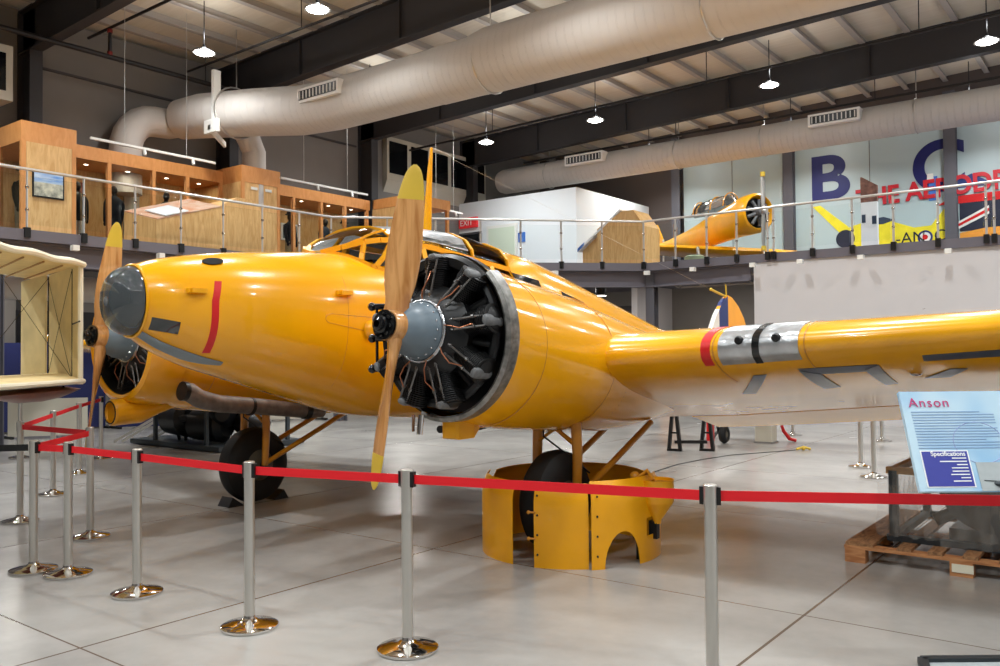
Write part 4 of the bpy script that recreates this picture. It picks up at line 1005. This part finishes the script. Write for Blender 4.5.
MB().tube([(fx-.14, fy-.1, .62), (fx-.05, fy-.06, .7), (fx+.02, fy-.1, .63)], .016, 8).ball((fx-.16, fy-.06, .64), .045, 10, 8).build('lever', STRUT, kf)
MB().bar((fx-.12, fy-.1, .0), (fx-.12, fy-.1, .62), .02).bb((fx-.06, fy-.03, .16), (fx+.01, fy+.02, .3)).build('support', BLK, kf, False)

# ------------------------------------------------------------------ stanchions and belts
def stanchion(label, x, y, belts=(), z=1.0, col=BELT):
    t = thing('stanchion', label, 'stanchion', (x, y, 0), 'steel belt stanchions')
    MB().lathe([(.165, 0), (.17, .004), (.17, .018), (.16, .024), (.1, .036), (.055, .046), (.036, .06), (.032, .075)], (x, y, 0), (0,0,1), 40).build('base', CHROME, t)
    MB().lathe([(.031, .05), (.031, z-.1), (.033, z-.1), (.033, z-.005), (.029, z)], (x, y, 0), (0,0,1), 24).build('pole', STEEL, t)
    for k, (bx, by) in enumerate(belts):
        d = (V((bx, by, 0))-V((x, y, 0))).normalized(); a = V((x, y, 0))+d*.04; b = V((bx, by, 0))-d*.04
        b_ = MB().bar(a+V((0,0,z-.055)), b+V((0,0,z-.055)), .003, .05); b_.build('belt', col, t, False)
    dirs = [(V((bx-x, by-y, 0))).normalized() for bx, by in belts]+[V((-1, 0, 0)), V((1, .1, 0))]
    for d in dirs[:2]: p = V((x, y, z-.055))+d*.038; MB().box(p, (.022, .034, .085), math.atan2(d.y, d.x)).build('belt_head', BLKP, t, False)
    return t
A_, B_, C_, D_, E_, G_ = (-4.366, 3.17), (-3.321, 3.451), (-5.609, 3.151), (-6.523, 3.116), (-6.863, 3.016), (-1.72, 3.89)
Hh, Ff, Gg, Ii, Jj = (-7.691, 3.87), (-8.988, 3.82), (-10.4, 4.79), (-11.937, 5.85), (-13.365, 6.9)
stanchion('steel belt stanchion at right, its base below the photo edge', *G_, [(-.03, 4.81)])
stanchion('steel belt stanchion nearest the front, just right of the big propeller tip', *B_, [G_])
stanchion('steel belt stanchion in front of the left main wheel', *A_, [B_])
stanchion('steel belt stanchion second to the left of the main wheel', *C_, [A_])
stanchion('right one of the close pair of belt stanchions at left', *D_, [C_])
stanchion('left one of the close pair of belt stanchions, black belt leaving it', *E_, [D_, Hh])
stanchion('belt stanchion behind the close pair, under the hanging propeller', *Hh, [Ff])
stanchion('belt stanchion at the left edge where the red belt turns back', *Ff, [Gg])
stanchion('belt stanchion under the red brown hull of the fabric wing box', *Gg, [Ii])
stanchion('thin far stanchion left of the hanging propeller blade', *Ii, [Jj])
stanchion('farthest left stanchion standing beside the propeller blade tip', *Jj, [])
q_ = stanchion('distant stanchion behind the left edge one', -14.6, 6.2, [(-16.6, 4.0)], col=BELTK)
tag(MB().bar((-6.9, 2.99, .945), (-8.3, 1.6, .93), .003, .05).build('black_belt', BELTK, None, False), 'black belt stretched from the close pair of stanchions out of the left edge', 'belt')
stanchion('far stanchion below the middle of the wing', -5.578, 16.497, [])
stanchion('stanchion below the wing, left of the near one beside the crate', -3.292, 12.521, [])
stanchion('stanchion below the wing standing just left of the wrapped crate', -2.891, 11.591, [])
stanchion('small far stanchion between the crate and the wing shadow', -3.908, 16.255, [(-1.5, 16.5)])

# ------------------------------------------------------------------ information lectern
def cw(X, Y, z=0):
    cu_, su_ = math.cos(TH), math.sin(TH); return V((cu_*X+su_*Y, -su_*X+cu_*Y, z))
pb = cw(1.765, 3.6, 1.045); ptop = cw(1.775, 3.80, 1.455)
rx_ = (cw(1, .0)-cw(0, 0)).normalized()
upd = (ptop-pb); upl = upd.length; upd.normalize(); nrm = rx_.cross(upd).normalized()
WPN = 1.15
le = thing('information_lectern', 'pale blue information panel about the aircraft on a stand at right', 'information panel', tuple(cw(2.3, 4.2)))
def PP(u, v, o=0): return pb+rx_*u+upd*v+nrm*o
def pquad(name, u0, v0, u1, v1, m_, o=.002, par=None): return MB().add([PP(u0,v0,o),PP(u1,v0,o),PP(u1,v1,o),PP(u0,v1,o)], [(0,1,2,3)]).solid(.0015).build(name, m_, par or pn, False)
gm = bpy.data.materials.new('panel_print'); gm.use_nodes = True; nt = gm.node_tree; b_ = nt.nodes['Principled BSDF']
tc = nt.nodes.new('ShaderNodeTexCoord'); n_ = nt.nodes.new('ShaderNodeTexNoise'); n_.inputs['Scale'].default_value = 3.2; r_ = nt.nodes.new('ShaderNodeValToRGB')
r_.color_ramp.elements[0].color = rgb(128, 178, 216); r_.color_ramp.elements[1].color = rgb(182, 210, 226); r_.color_ramp.elements[0].position = .35; r_.color_ramp.elements[1].position = .62
nt.links.new(tc.outputs['Object'], n_.inputs['Vector']); nt.links.new(n_.outputs['Fac'], r_.inputs[0]); nt.links.new(r_.outputs[0], b_.inputs['Base Color']); b_.inputs['Roughness'].default_value = .35
pn = MB().add([PP(0,0),PP(WPN,0),PP(WPN,upl),PP(0,upl)], [(0,1,2,3)]).solid(.02).build('panel', gm, le, False)
TM = lambda u, v, o=.004: basis(PP(u, v, o), rx_, nrm)
text('Anson', 'heading', PINK, pn, .062, TM(.03, upl-.075), .0006, spacing=1.15)
for i in range(14):
    v = upl-.1-.0128*i; w = .36 if i % 5 else .30
    pquad('text_line', .035, v, .035+w, v+.0035, PLINE, .002)
MB().tube([PP(.30+.11*math.cos(t), .215+.095*math.sin(t), .001) for t in rng(0, 2*PI, 33)[:-1]], .007, 4, loop=True).xf(Matrix.Translation(-nrm*.006)).build('faint_ring', PPUR, pn)
pquad('spec_box', .04, .02, .235, .175, PANB, .003)
pquad('spec_edge', .034, .016, .241, .18, PANW, .002)
text('Specifications', 'spec_heading', PANW, pn, .0275, TM(.226, .155), .0005, align='RIGHT', bold=.0005)
for i, s in enumerate(('Twin engine', 'Wingspan and length', 'Engine type', 'Seating crew', 'Maximum speed', 'Fuel and range', 'Crew seats', 'Built in Canada')):
    pquad('spec_line', .225-(.06, .115, .045, .07, .07, .08, .04, .075)[i], .142-.0145*i, .225, .1465-.0145*i, PANW, .0045)
pquad('photo_area', .262, .0, WPN, .125, LGREYB, .0025)
m = MB().ball(PP(.345, .03, .004), (.035, .02, .012)).ball(PP(.375, .045, .004), (.03, .015, .02)).bar(PP(.28, .045, .004), PP(.35, .04, .004), .003); m.build('printed_engine', DGREEN, pn)
hx = cw(2.62, 4.25)
MB().tube([hx+V((0,0,.02)), hx+V((0,0,.5)), PP(.9, .18, -.03)], .03, 12).build('stand_post', DGREEN, le)
c_ = [cw(2.03, 4.06), cw(3.2, 4.06), cw(3.2, 4.5), cw(2.2, 4.5)]
m = MB()
for a, b in zip(c_, c_[1:]+c_[:1]): m.bar(a+V((0,0,.015)), b+V((0,0,.015)), .05, .03)
m.bar((c_[0]+c_[3])/2+V((0,0,.015)), (c_[1]+c_[2])/2+V((0,0,.015)), .05, .03)
m.build('stand_base', DGREEN, le, False)
MB().prism([p+V((0,0,.002)) for p in c_], (0,0,.008)).build('base_plate', LGREYB, le, False)

# ------------------------------------------------------------------ pallet and wrapped crate
pa = thing('pallet', 'brown wooden pallet under the plastic wrapped crate', 'pallet', (-1.2, 7.7, 0))
for k, (xx, w) in enumerate(((-1.84, .2), (-1.52, .1), (-1.31, .1), (-1.08, .1), (-.85, .1), (-.62, .1), (-.4, .1), (-.1, .2))):
    MB().bb((xx-w/2, 6.9, .13), (xx+w/2, 8.6, .155)).build('deck_board', PALW, pa, False)
for y in (6.95, 7.72, 8.52): MB().bb((-1.95, y-.05, .105), (0, y+.05, .13)).build('stringer_board', PALW2, pa, False)
for y in (6.95, 7.72, 8.52):
    for xx in (-1.87, -1.14, -.1): MB().bb((xx-.075, y-.05, 0), (xx+.075, y+.05, .105)).build('block', PALW2, pa, False)
MB().bb((-1.2, 6.895, .03), (-1.06, 6.9, .09)).build('paper_tag', CARDB, pa, False)
cr = thing('equipment_cage', 'steel frame cage holding machinery wrapped in clear plastic on the pallet', 'crate', (-1.1, 7.7, .155))
ax0, ax1, ay0, ay1, az = -1.64, -.15, 7.15, 8.35, .70
for (a, b) in ((ax0, ay0), (ax1, ay0), (ax0, ay1), (ax1, ay1), (-.95, ay0)): MB().bb((a-.03, b-.03, .155), (a+.03, b+.03, az)).build('corner_post', DGREEN, cr, False)
for z in (.18, az):
    m = MB().bar((ax0-.05, ay0, z), (ax1, ay0, z), .05).bar((ax0-.05, ay1, z), (ax1, ay1, z), .05).bar((ax0, ay0, z), (ax0, ay1, z), .05).bar((ax1, ay0, z), (ax1, ay1, z), .05)
    m.build('frame_rail', DGREEN if z < .5 else SIGNW, cr, False)
MB().lathe([(.1, -.5), (.36, -.45), (.4, -.2), (.4, .1), (.3, .3), (.15, .35)], (-.95, 7.75, .62), (.15, 1, 0), 28).tube([(-1.4, 7.4, .3), (-1.1, 7.5, .45), (-.6, 7.4, .4)], .05).tube([(-.95, 7.75, .2), (-.95, 7.75, .5)], .08).bb((-1.3, 7.4, .155), (-.5, 8.1, .25)).build('machinery', BLK, cr)
m = MB()
random.seed(3)
def sheet(p0, p1, h0, h1, n=26, k=8, amp=.035):
    P = []
    for i in range(n):
        for j in range(k):
            a = V(p0).lerp(V(p1), i/(n-1)); z = h0+(h1-h0)*j/(k-1)
            nn = V((p1[1]-p0[1], p0[0]-p1[0], 0)).normalized()
            P.append(a+nn*(amp*math.sin(i*1.9+j*.7)+random.uniform(-.5, .5)*amp)*(1-j/(k))+V((0,0,z+random.uniform(-.01,.01))))
    return P, [(i*k+j, (i+1)*k+j, (i+1)*k+j+1, i*k+j+1) for i in range(n-1) for j in range(k-1)]
for a, b in (((ax0, ay0-.04), (ax1, ay0-.04)), ((ax0-.04, ay1), (ax0-.04, ay0))):
    m.add(*sheet((a[0], a[1], 0), (b[0], b[1], 0), .22, .74))
for a, b, h in (((-1.75, 7.1), (-1.3, 7.05), .2), ((-1.3, 7.05), (-.8, 7.1), .17)):
    m.add(*sheet((a[0], a[1], 0), (b[0], b[1], 0), h, .6, 14))
m.build('plastic_wrap', PLAS, cr)

# ------------------------------------------------------------------ things under the wing and far floor
tr = thing('trestle', 'black steel trestle on the floor below the wing', 'trestle', (-6.07, 13.0, 0))
for (a, b) in ((-6.29, 12.85), (-5.85, 13.14)):
    MB().bar((a-.12, b-.02, .02), (a+.12, b+.02, .02), .06, .04).bar((a-.1, b, .03), (a, b, .95), .05).bar((a+.1, b, .03), (a, b, .95), .05).bar((a-.07, b, .3), (a+.07, b, .3), .03).build('leg_frame', BLK, tr, False)
MB().bar((-6.29, 12.85, .15), (-5.85, 13.14, .15), .05).bar((-6.29, 12.85, .95), (-5.85, 13.14, .95), .08).build('cross_bar', BLK, tr, False)
rs_ = thing('tail_stand', 'red legged support stand beside the small tail wheel', 'stand', (-6.3, 14.9, 0))
MB().bb((-6.52, 14.62, 0), (-6.4, 14.7, 1.0)).build('leg', REDP, rs_, False)
MB().bb((-6.0, 15.3, .3), (-5.88, 15.38, 1.0)).build('leg', REDP, rs_, False)
MB().bar((-6.46, 14.66, 1.0), (-5.94, 15.34, 1.0), .08).bar((-6.46, 14.66, .0), (-6.46, 15.34, .3), .04).build('brace', BLK, rs_, False)
st = thing('display_plinth', 'beige plinth standing on the floor behind the wing', 'plinth', (-5.5, 14.9, 0))
MB().bb((-5.66, 14.75, 0), (-5.36, 15.0, .55)).build('body', BEIGE, st, False)
MB().bb((-5.68, 14.73, 0), (-5.34, 15.02, .03)).build('foot', WALLG, st, False)
tag(MB().tube([(-5.34, 15.0, .75), (-5.33, 15.05, .45), (-5.28, 15.12, .2), (-5.2, 15.2, .06), (-5.1, 15.25, .03)], [.012, .02, .03, .035, .03], 10).build('curved_hook', REDP), 'red curved strip with its foot resting beside the beige plinth', 'hook')
tag(MB().tube([(-5.43, 10.5, .006), (-5.5, 11.3, .006), (-5.45, 12.0, .006), (-5.3, 12.8, .006), (-4.9, 13.6, .006), (-4.7, 14.0, .006)], .006, 6).build('floor_cable', BLKP), 'thin black cable lying on the floor below the wing', 'cable')
tag(MB().tube([(-4.68, 14.0, .02), (-4.6, 14.1, .05), (-4.5, 14.15, .02)], .02, 8).ball((-4.6, 14.1, .03), .035, 8, 6).build('cable_plug', YELT), 'small yellow plug at the far end of the floor cable', 'plug')
fm = thing('wall_model_plane', 'tiny brown model aeroplane on the pale wall above the wing', 'model aircraft', (-3.85, 19.68, 2.45))
MB().tube([(-4.05, 19.68, 2.49), (-3.95, 19.68, 2.5), (-3.68, 19.68, 2.52)], [.02, .04, .015], 10).prism([(-3.72,19.67,2.52),(-3.64,19.67,2.52),(-3.6,19.67,2.62),(-3.64,19.67,2.62)], (0,.015,0)).build('body', BRICK, fm)
MB().prism([(-3.95,19.62,2.48),(-3.85,19.55,2.47),(-3.8,19.55,2.48),(-3.82,19.74,2.5)], (0,0,.012)).build('wing', BRICK, fm, False)
hl = thing('downlight', 'black cylindrical downlight hung under the mezzanine', 'lamp', (-12.5, 21, 3.22))
MB().lathe([(.16, 0), (.16, .28), (.02, .3)], (-12.5, 21, 3.24), (0,0,1), 24).tube([(-12.5, 21, 3.5), (-12.5, 21, 3.7)], .02).build('housing', BLKP, hl)
MB().lathe([(.001, -.02), (.13, -.02), (.14, 0)], (-12.5, 21, 3.24), (0,0,1), 24).build('lens', LAMPW, hl)
m = MB().bar((-11.0, 22, 3.66), (-7.6, 22, 3.66), .04).bar((-10.5, 22, 3.42), (-7.9, 22, 3.42), .04)
for k in range(8):
    a = -10.6+.36*k; m.bar((a, 22, 3.66 if k % 2 else 3.42), (a+.36, 22, 3.42 if k % 2 else 3.66), .025)
m.bar((-11, 22, 3.66), (-10.6, 22, 3.42), .03)
struct('trim_22', m, PURL, 'open web steel joist under the mezzanine')
tag(MB().bb((-10.6, 20.6, 0), (-10.0, 20.7, 2.15)).build('info_board', CASEO, None, False), 'brown framed board standing behind the fuselage under the mezzanine', 'board')

# engine on a transport frame behind the left wheel
ef = thing('engine_stand', 'dark engine mounted in a grey steel transport frame behind the left wheel', 'engine on stand', (-13.2, 8.9, 0))
m = MB()
for a, b in ((-14.5, 8.5), (-12.9, 8.5), (-14.5, 9.9), (-12.5, 9.9)): m.bb((a-.03, b-.03, .1), (a+.03, b+.03, .78))
for z in (.75,): m.bar((-14.5, 8.5, z), (-12.9, 8.5, z), .07).bar((-14.5, 9.9, z), (-12.5, 9.9, z), .07).bar((-12.9, 8.5, z), (-12.5, 9.9, z), .07)
m.bb((-15.2, 8.4, .02), (-12.4, 10.2, .1)); m.build('frame', DGREEN, ef, False)
m = MB().lathe([(.12, -.9), (.2, -.8), (.3, -.5), (.32, .3), (.42, .4), (.42, .6), (.2, .75), (.1, .95)], (-13.4, 9.2, .62), (-.8,.6,0), 20)
for k in range(9): t = 2*PI*k/9; m.tube([(-13.6, 9.3, .62), (-13.6+.42*math.cos(t), 9.3+.3*math.cos(t), .62+.48*math.sin(t))], .09, 8)
m.lathe([(.1, -.3), (.3, -.25), (.33, .3), (.2, .4)], (-14.1, 8.75, .5), (1,0,0), 18).lathe([(.1, -.4), (.26, -.3), (.3, .3), (.2, .4)], (-13.2, 8.75, .42), (1,.3,0), 18).bb((-14.4, 8.6, .55), (-13.0, 8.9, .7)).tube([(-14.3, 8.5, .5), (-13.2, 8.6, .55), (-12.4, 9.3, .6)], .06).ball((-12.6, 9.2, .45), (.4, .3, .26)).tube([(-14.2, 8.6, .75), (-14.2, 8.8, .1)], .03).tube([(-13.8, 8.6, .5), (-14.0, 8.8, .1)], .03).ball((-12.6, 9.0, .8), (.2, .15, .08)).build('engine_block', BLK, ef)
lg = thing('steel_ramp', 'pair of sloping pale steel ramp rails left of the engine stand', 'ramp', (-15.2, 8.9, 0))
for d in (0, .35): MB().bar((-15.6+d, 8.3+d, .02), (-14.9+d, 9.3+d, .75), .05).bar((-15.5+d, 8.4+d, .02), (-14.75+d, 9.2+d, .7), .05).build('rail', STEEL, lg, False)
MB().bar((-14.9, 9.3, .75), (-14.55, 9.65, .75), .05).bar((-14.9, 9.3, 0), (-14.9, 9.3, .75), .05).bar((-14.55, 9.65, 0), (-14.55, 9.65, .75), .05).build('support', STEEL, lg, False)
# blue and beige screens below the mezzanine
def screen(label, p, q, h, m_, z0=.04):
    t = thing('display_screen', label, 'screen', (p[0], p[1], 0), 'screens below the mezzanine')
    MB().bar((*p, z0+h/2), (*q, z0+h/2), .06, h).build('panel', m_, t, False)
    for a in (p, q): MB().bb((a[0]-.2, a[1]-.03, 0), (a[0]+.2, a[1]+.03, .05)).build('foot', BLK, t, False)
    return t
screen('dark blue display screen right of the hanging propeller blade', (-18.6, 9.95), (-17.4, 11.6), 1.35, BLUEP)
screen('wide dark blue screen below the fabric wing box', (-19.6, 6.9), (-19.0, 9.9), 1.9, BLUEP)
screen('beige display screen behind the engine stand', (-18.2, 12.0), (-16.6, 14.2), 1.2, BEIGE)
screen('low beige screen behind the left stanchions', (-18.2, 7.5), (-17.4, 8.7), .75, BEIGE)
struct('door_2', MB().bb((XW, 5.0, 0), (XW+.05, 7.4, 2.9)), WALLD)
struct('door_3', MB().bb((XW, 8.6, 0), (XW+.05, 10.4, 2.7)), mat('door_black', rgb(26, 26, 30), .5))
pp = thing('showcase', 'glass fronted display cabinet with small aircraft photos under the mezzanine', 'display case', (-18.9, 8.0, 0))
MB().bb((-19.4, 10.9, 0), (-18.9, 11.6, 2.3)).build('cabinet', WALLG, pp, False)
MB().bb((-18.9, 10.95, .9), (-18.88, 11.55, 2.2)).build('display_image', mat('photo_mix', rgb(120, 120, 130), .3, col2=rgb(200, 190, 170), scale=6), pp, False)

# ------------------------------------------------------------------ fabric covered wing box at left
fb = thing('fabric_wing_cell', 'cream fabric biplane wing cell with struts and wires at the left edge', 'wing cell', (-9.0, 3.9, 1.2))
n0, n1 = V((-8.009, 3.931, 0)), V((-9.899, 4.37, 0))        # near and far corner of the end panel
dr_ = (V((-7.14, 2.884, 0))-n0).normalized()                 # out of frame direction
LN = 3.0
def FBp(u, w, z):       # u: near->far 0..1, w: metres outwards
    return n0.lerp(n1, u)+dr_*w+V((0, 0, z))
def plane(zt, zb, name):
    m = MB(); rs = []
    for w in rng(-.03, LN, 13):
        rs.append([FBp(u, w, zb+(zt-zb)*(.5+.5*t)+.04*math.sin(u*PI)) for u, t in ((-.02, 0), (.02, 1), (.3, 1.1), (.7, .8), (1.02, .1), (1.02, -.1), (.7, -.6), (.3, -1), (.02, -1))])
    return m.rings(rs).build(name, CREAM, fb)
plane(2.54, 2.48, 'upper_wing'); plane(1.44, 1.38, 'lower_wing')
MB().tube([FBp(-.02, w, 2.51+.008*math.sin(w*9)) for w in rng(-.05, LN, 30)], .03, 8).build('leading_edge', CREAM2, fb)
MB().tube([FBp(-.02, w, 1.41) for w in rng(-.05, LN, 12)], .025, 8).build('leading_edge', CREAM2, fb)
MB().add([FBp(0, 0, 1.40), FBp(.62, 0, 1.40), FBp(.62, 0, 2.5), FBp(0, 0, 2.5)], [(0,1,2,3)]).solid(.02).build('end_panel', CREAM, fb, False)
MB().tube([FBp(0, -.01, 1.38), FBp(0, -.01, 2.52)], .025, 8).build('end_post', CREAM2, fb)
MB().add([FBp(.66, .05, 1.40), FBp(.98, .3, 1.40), FBp(.98, .3, 2.45), FBp(.66, .05, 2.5)], [(0,1,2,3)]).solid(.02).build('rear_panel', CREAM, fb, False)
m = MB()
for u, w in ((.12, .03), (.64, .03), (.12, 1.5), (.64, 1.5)):
    m.tube([FBp(u, w, 1.42), FBp(u, w, 2.48)], .009, 8)
m.tube([FBp(.12, .03, 1.95), FBp(-.02, .03, 1.97)], .008, 6).tube([FBp(.64, .03, 1.95), FBp(.8, .03, 1.95)], .008, 6)
m.build('strut', BLKG, fb)
m = MB()
for a, b in (((.12, .05, 1.44), (.64, .05, 2.46)), ((.64, .05, 1.44), (.12, .05, 2.46)), ((.12, .05, 1.44), (.12, 1.5, 2.46)), ((.64, .05, 2.46), (.64, 1.5, 1.44))):
    m.tube([FBp(*a), FBp(*b)], .0025, 5)
m.build('bracing_wire', BLKG, fb)
for w in rng(.3, 2.7, 8): MB().bar(FBp(.05, w, 2.475), FBp(.95, w, 2.475), .012).build('wing_rib', SIGNW, fb, False)
m = MB(); rs = []
for k, (w, r) in enumerate(((-.12, .02), (-.04, .05), (.15, .09), (.5, .11), (.9, .10), (1.2, .06), (1.35, .02))):
    rs.append([FBp(.35+.26*math.cos(t), w, 1.33+r*1.0*math.sin(t)*(1 if math.sin(t) < 0 else .25)) for t in rng(0, 2*PI, 17)[:-1]])
m.rings(rs).build('hull_float', REDBR, fb)
for u in (.2, .5): MB().tube([FBp(u, .1, 1.33), FBp(u, .2, 1.42)], .01, 6).build('float_strut', BLKG, fb)
pz = FBp(.4, 2.1, 0); MB().tube([pz, pz+V((0,0,1.3))], .04, 12).lathe([(.3, 0), (.3, .02), (.05, .05)], pz, (0,0,1), 24).build('stand', BLK, fb)

# ------------------------------------------------------------------ yellow trainer on the mezzanine
HT = thing('trainer_aircraft', 'smaller yellow single-engined trainer aircraft on the mezzanine before the mural', 'aircraft', (-9.9, 24.2, MZ))
hc = V((-9.0, 24.0, 5.62)); hd = V((-.85, .5, -.03)).normalized()        # tailwards
hs = V((hd.y, -hd.x, 0)).normalized(); hu = V((0,0,1))
def HP(f, s, u): return hc+hd*f+hs*s+hu*u
m = MB(); rs = []
for f, r, w, dz in ((.0, .54, .54, 0), (.08, .58, .57, 0), (.5, .58, .56, 0), (.9, .54, .48, -.03), (1.6, .5, .42, -.1), (2.4, .45, .38, -.2), (3.4, .36, .28, -.3), (4.6, .24, .17, -.32), (6.1, .12, .05, -.3)):
    rs.append([HP(f, w*math.cos(t), dz+r*math.sin(t)) for t in rng(0, 2*PI, 29)[:-1]])
m.rings(rs, cap=False); hf = m.build('fuselage', YEL2, HT)
m = MB().rings([[HP(f, r*math.cos(t), r*math.sin(t)) for t in rng(0, 2*PI, 29)[:-1]] for f, r in ((0, .545), (-.05, .5), (.0, .46), (.2, .44))], cap=False); m.build('cowl_lip', YEL2, hf)
MB().lathe([(.001, 0), (.43, 0), (.43, .02)], HP(.12, 0, 0), hd, 24).build('engine_face', BLK, hf)
m = MB().lathe([(.02, .3), (.12, .28), (.14, 0)], HP(.1, 0, 0), -hd, 20)
for k in range(9): t = 2*PI*k/9; m.tube([HP(.0, .13*math.cos(t), .13*math.sin(t)), HP(.05, .38*math.cos(t), .38*math.sin(t))], .05, 8)
m.build('engine', ROCK, hf)
m = MB().rings([[HP(-.2+y_, a*math.cos(t), z+.0) + V((0,0,0)) + hd*(b*math.sin(t)) for t in rng(0, 2*PI, 13)[:-1]] for z, a, b, y_ in ((-1.1, .04, .01, 0), (-.9, .07, .015, 0), (-.4, .08, .03, 0), (0, .05, .05, 0), (.4, .08, .03, 0), (.9, .07, .015, 0), (1.1, .04, .01, 0))])
hp_ = m.build('propeller', STEEL, HT)
for s in (1, -1): MB().tube([HP(-.2, 0, s*1.0), HP(-.2, 0, s*1.13)], .07, 10).build('blade_tip', YELT, hp_)
MB().ball(HP(-.25, 0, 0), .09).build('spinner', STEEL, hp_)
m = MB().rings([[HP(1.2+c*s+sw, x_*.8, -.9+dh*.3+t*th) for s, t in ((0, 0), (.08, 1), (.3, 1.4), (.6, 1), (1, .1), (1, -.1), (.6, -.8), (.3, -1), (.08, -.8))] for x_, c, sw, dh, th in ((-4.9, .7, .9, .42, .04), (-4.6, 1.0, .7, .4, .06), (-2, 1.5, .25, .12, .1), (0, 1.8, 0, -.05, .12), (2, 1.5, .25, .12, .1), (4.6, 1.0, .7, .4, .06), (4.9, .7, .9, .42, .04))])
m.build('wing', YEL2, HT)
m = MB().rings([[HP(f, w*math.cos(t), .42+h*abs(math.sin(t))) for t in rng(0, PI, 9)] for f, w, h in ((1.0, .1, .05), (1.25, .3, .36), (1.9, .3, .42), (2.8, .28, .38), (3.3, .1, .05))], closed=False, cap=False)
hcn = m.build('canopy', CLRD, HT)
for f in (1.25, 1.9, 2.8): MB().tube([HP(f, .31*math.cos(t), .42+.42*math.sin(t)) for t in rng(0, PI, 9)], .018, 6).build('canopy_frame', YEL2, hcn)
MB().prism([HP(4.3, 0, .15), HP(4.8, 0, .95), HP(5.2, 0, 1.0), HP(5.5, 0, .7), HP(5.4, 0, -.05)], hs*.05).xf(Matrix.Translation(hd*.6-hu*.38)).build('fin', YEL2, HT, False)
MB().prism([HP(4.4, -1.6, .16), HP(4.4, 1.6, .16), HP(5.2, 1.5, .16), HP(5.2, -1.5, .16)], (0,0,.06)).xf(Matrix.Translation(hd*.7-hu*.4)).build('tailplane', YEL2, HT, False)
for s in (-1, 1):
    MB().tube([HP(1.3, s*1.2, -.85), HP(1.2, s*1.2, -1.4)], .05, 10).build('gear_leg', STEEL, HT)
    p = HP(1.2, s*1.3, 0); p.z = MZ+.3
    MB().lathe([(.15, -.08), (.28, -.08), (.3, 0), (.28, .08), (.15, .08)], p, hs, 24).build('wheel', RUB, HT)
p = HP(5.0, 0, 0); MB().tube([p, V((p.x, p.y, MZ+.02))], .03).build('tail_leg', STEEL, HT)
MB().prism([HP(.35, .545, -.25), HP(.9, .5, -.25), HP(.9, .5, .0), HP(.6, .53, .08)], hs*.02).build('engine_panel', DKGL, HT, False)
tag(MB().lathe([(.25, 0), (.28, .1), (.28, .3), (.2, .34)], (-9.9, 21.6, MZ), (0,0,1), 20).build('floor_bin', mat('bin_green', rgb(130, 140, 110), .6)), 'small grey green drum on the mezzanine below the trainer nose', 'drum')

# ------------------------------------------------------------------ lights and output
def area(name, loc, size, sy, e, col, rot=(0,0,0)):
    l = bpy.data.lights.new(name, 'AREA'); l.shape = 'RECTANGLE'; l.size = size; l.size_y = sy; l.energy = e; l.color = col
    o = bpy.data.objects.new(name, l); COL.objects.link(o); o.location = loc; o.rotation_euler = rot; return o
# added fill panels brighten below the mezzanine; small warm lights inside the cases
for (a, b) in ((-18.6, 7.5), (-18.6, 13), (-14.5, 22), (-10, 23), (-17.5, 18)):
    MB().bb((a-.6, b-.15, 3.62), (a+.6, b+.15, 3.68)).build('fill_panel', FILLP, mz, False)
    area('fill_panel_light', (a, b, 3.6), 1.1, .28, 70, (1, .97, .92))
for y in (8.3, 9.6, 10.6, 11.6, 12.5, 14.8, 15.8, 16.8, 17.7):
    area('case_light', (-19.3, y, 6.02), .08, .08, 6, (1, .86, .66))
W = bpy.data.worlds.new('world'); S.world = W; W.use_nodes = True
W.node_tree.nodes['Background'].inputs[0].default_value = (.5, .5, .52, 1); W.node_tree.nodes['Background'].inputs[1].default_value = .15
S.view_settings.view_transform = 'Standard'; S.view_settings.look = 'None'; S.view_settings.gamma = 1; S.view_settings.use_curve_mapping = False
S.view_settings.exposure = -.25
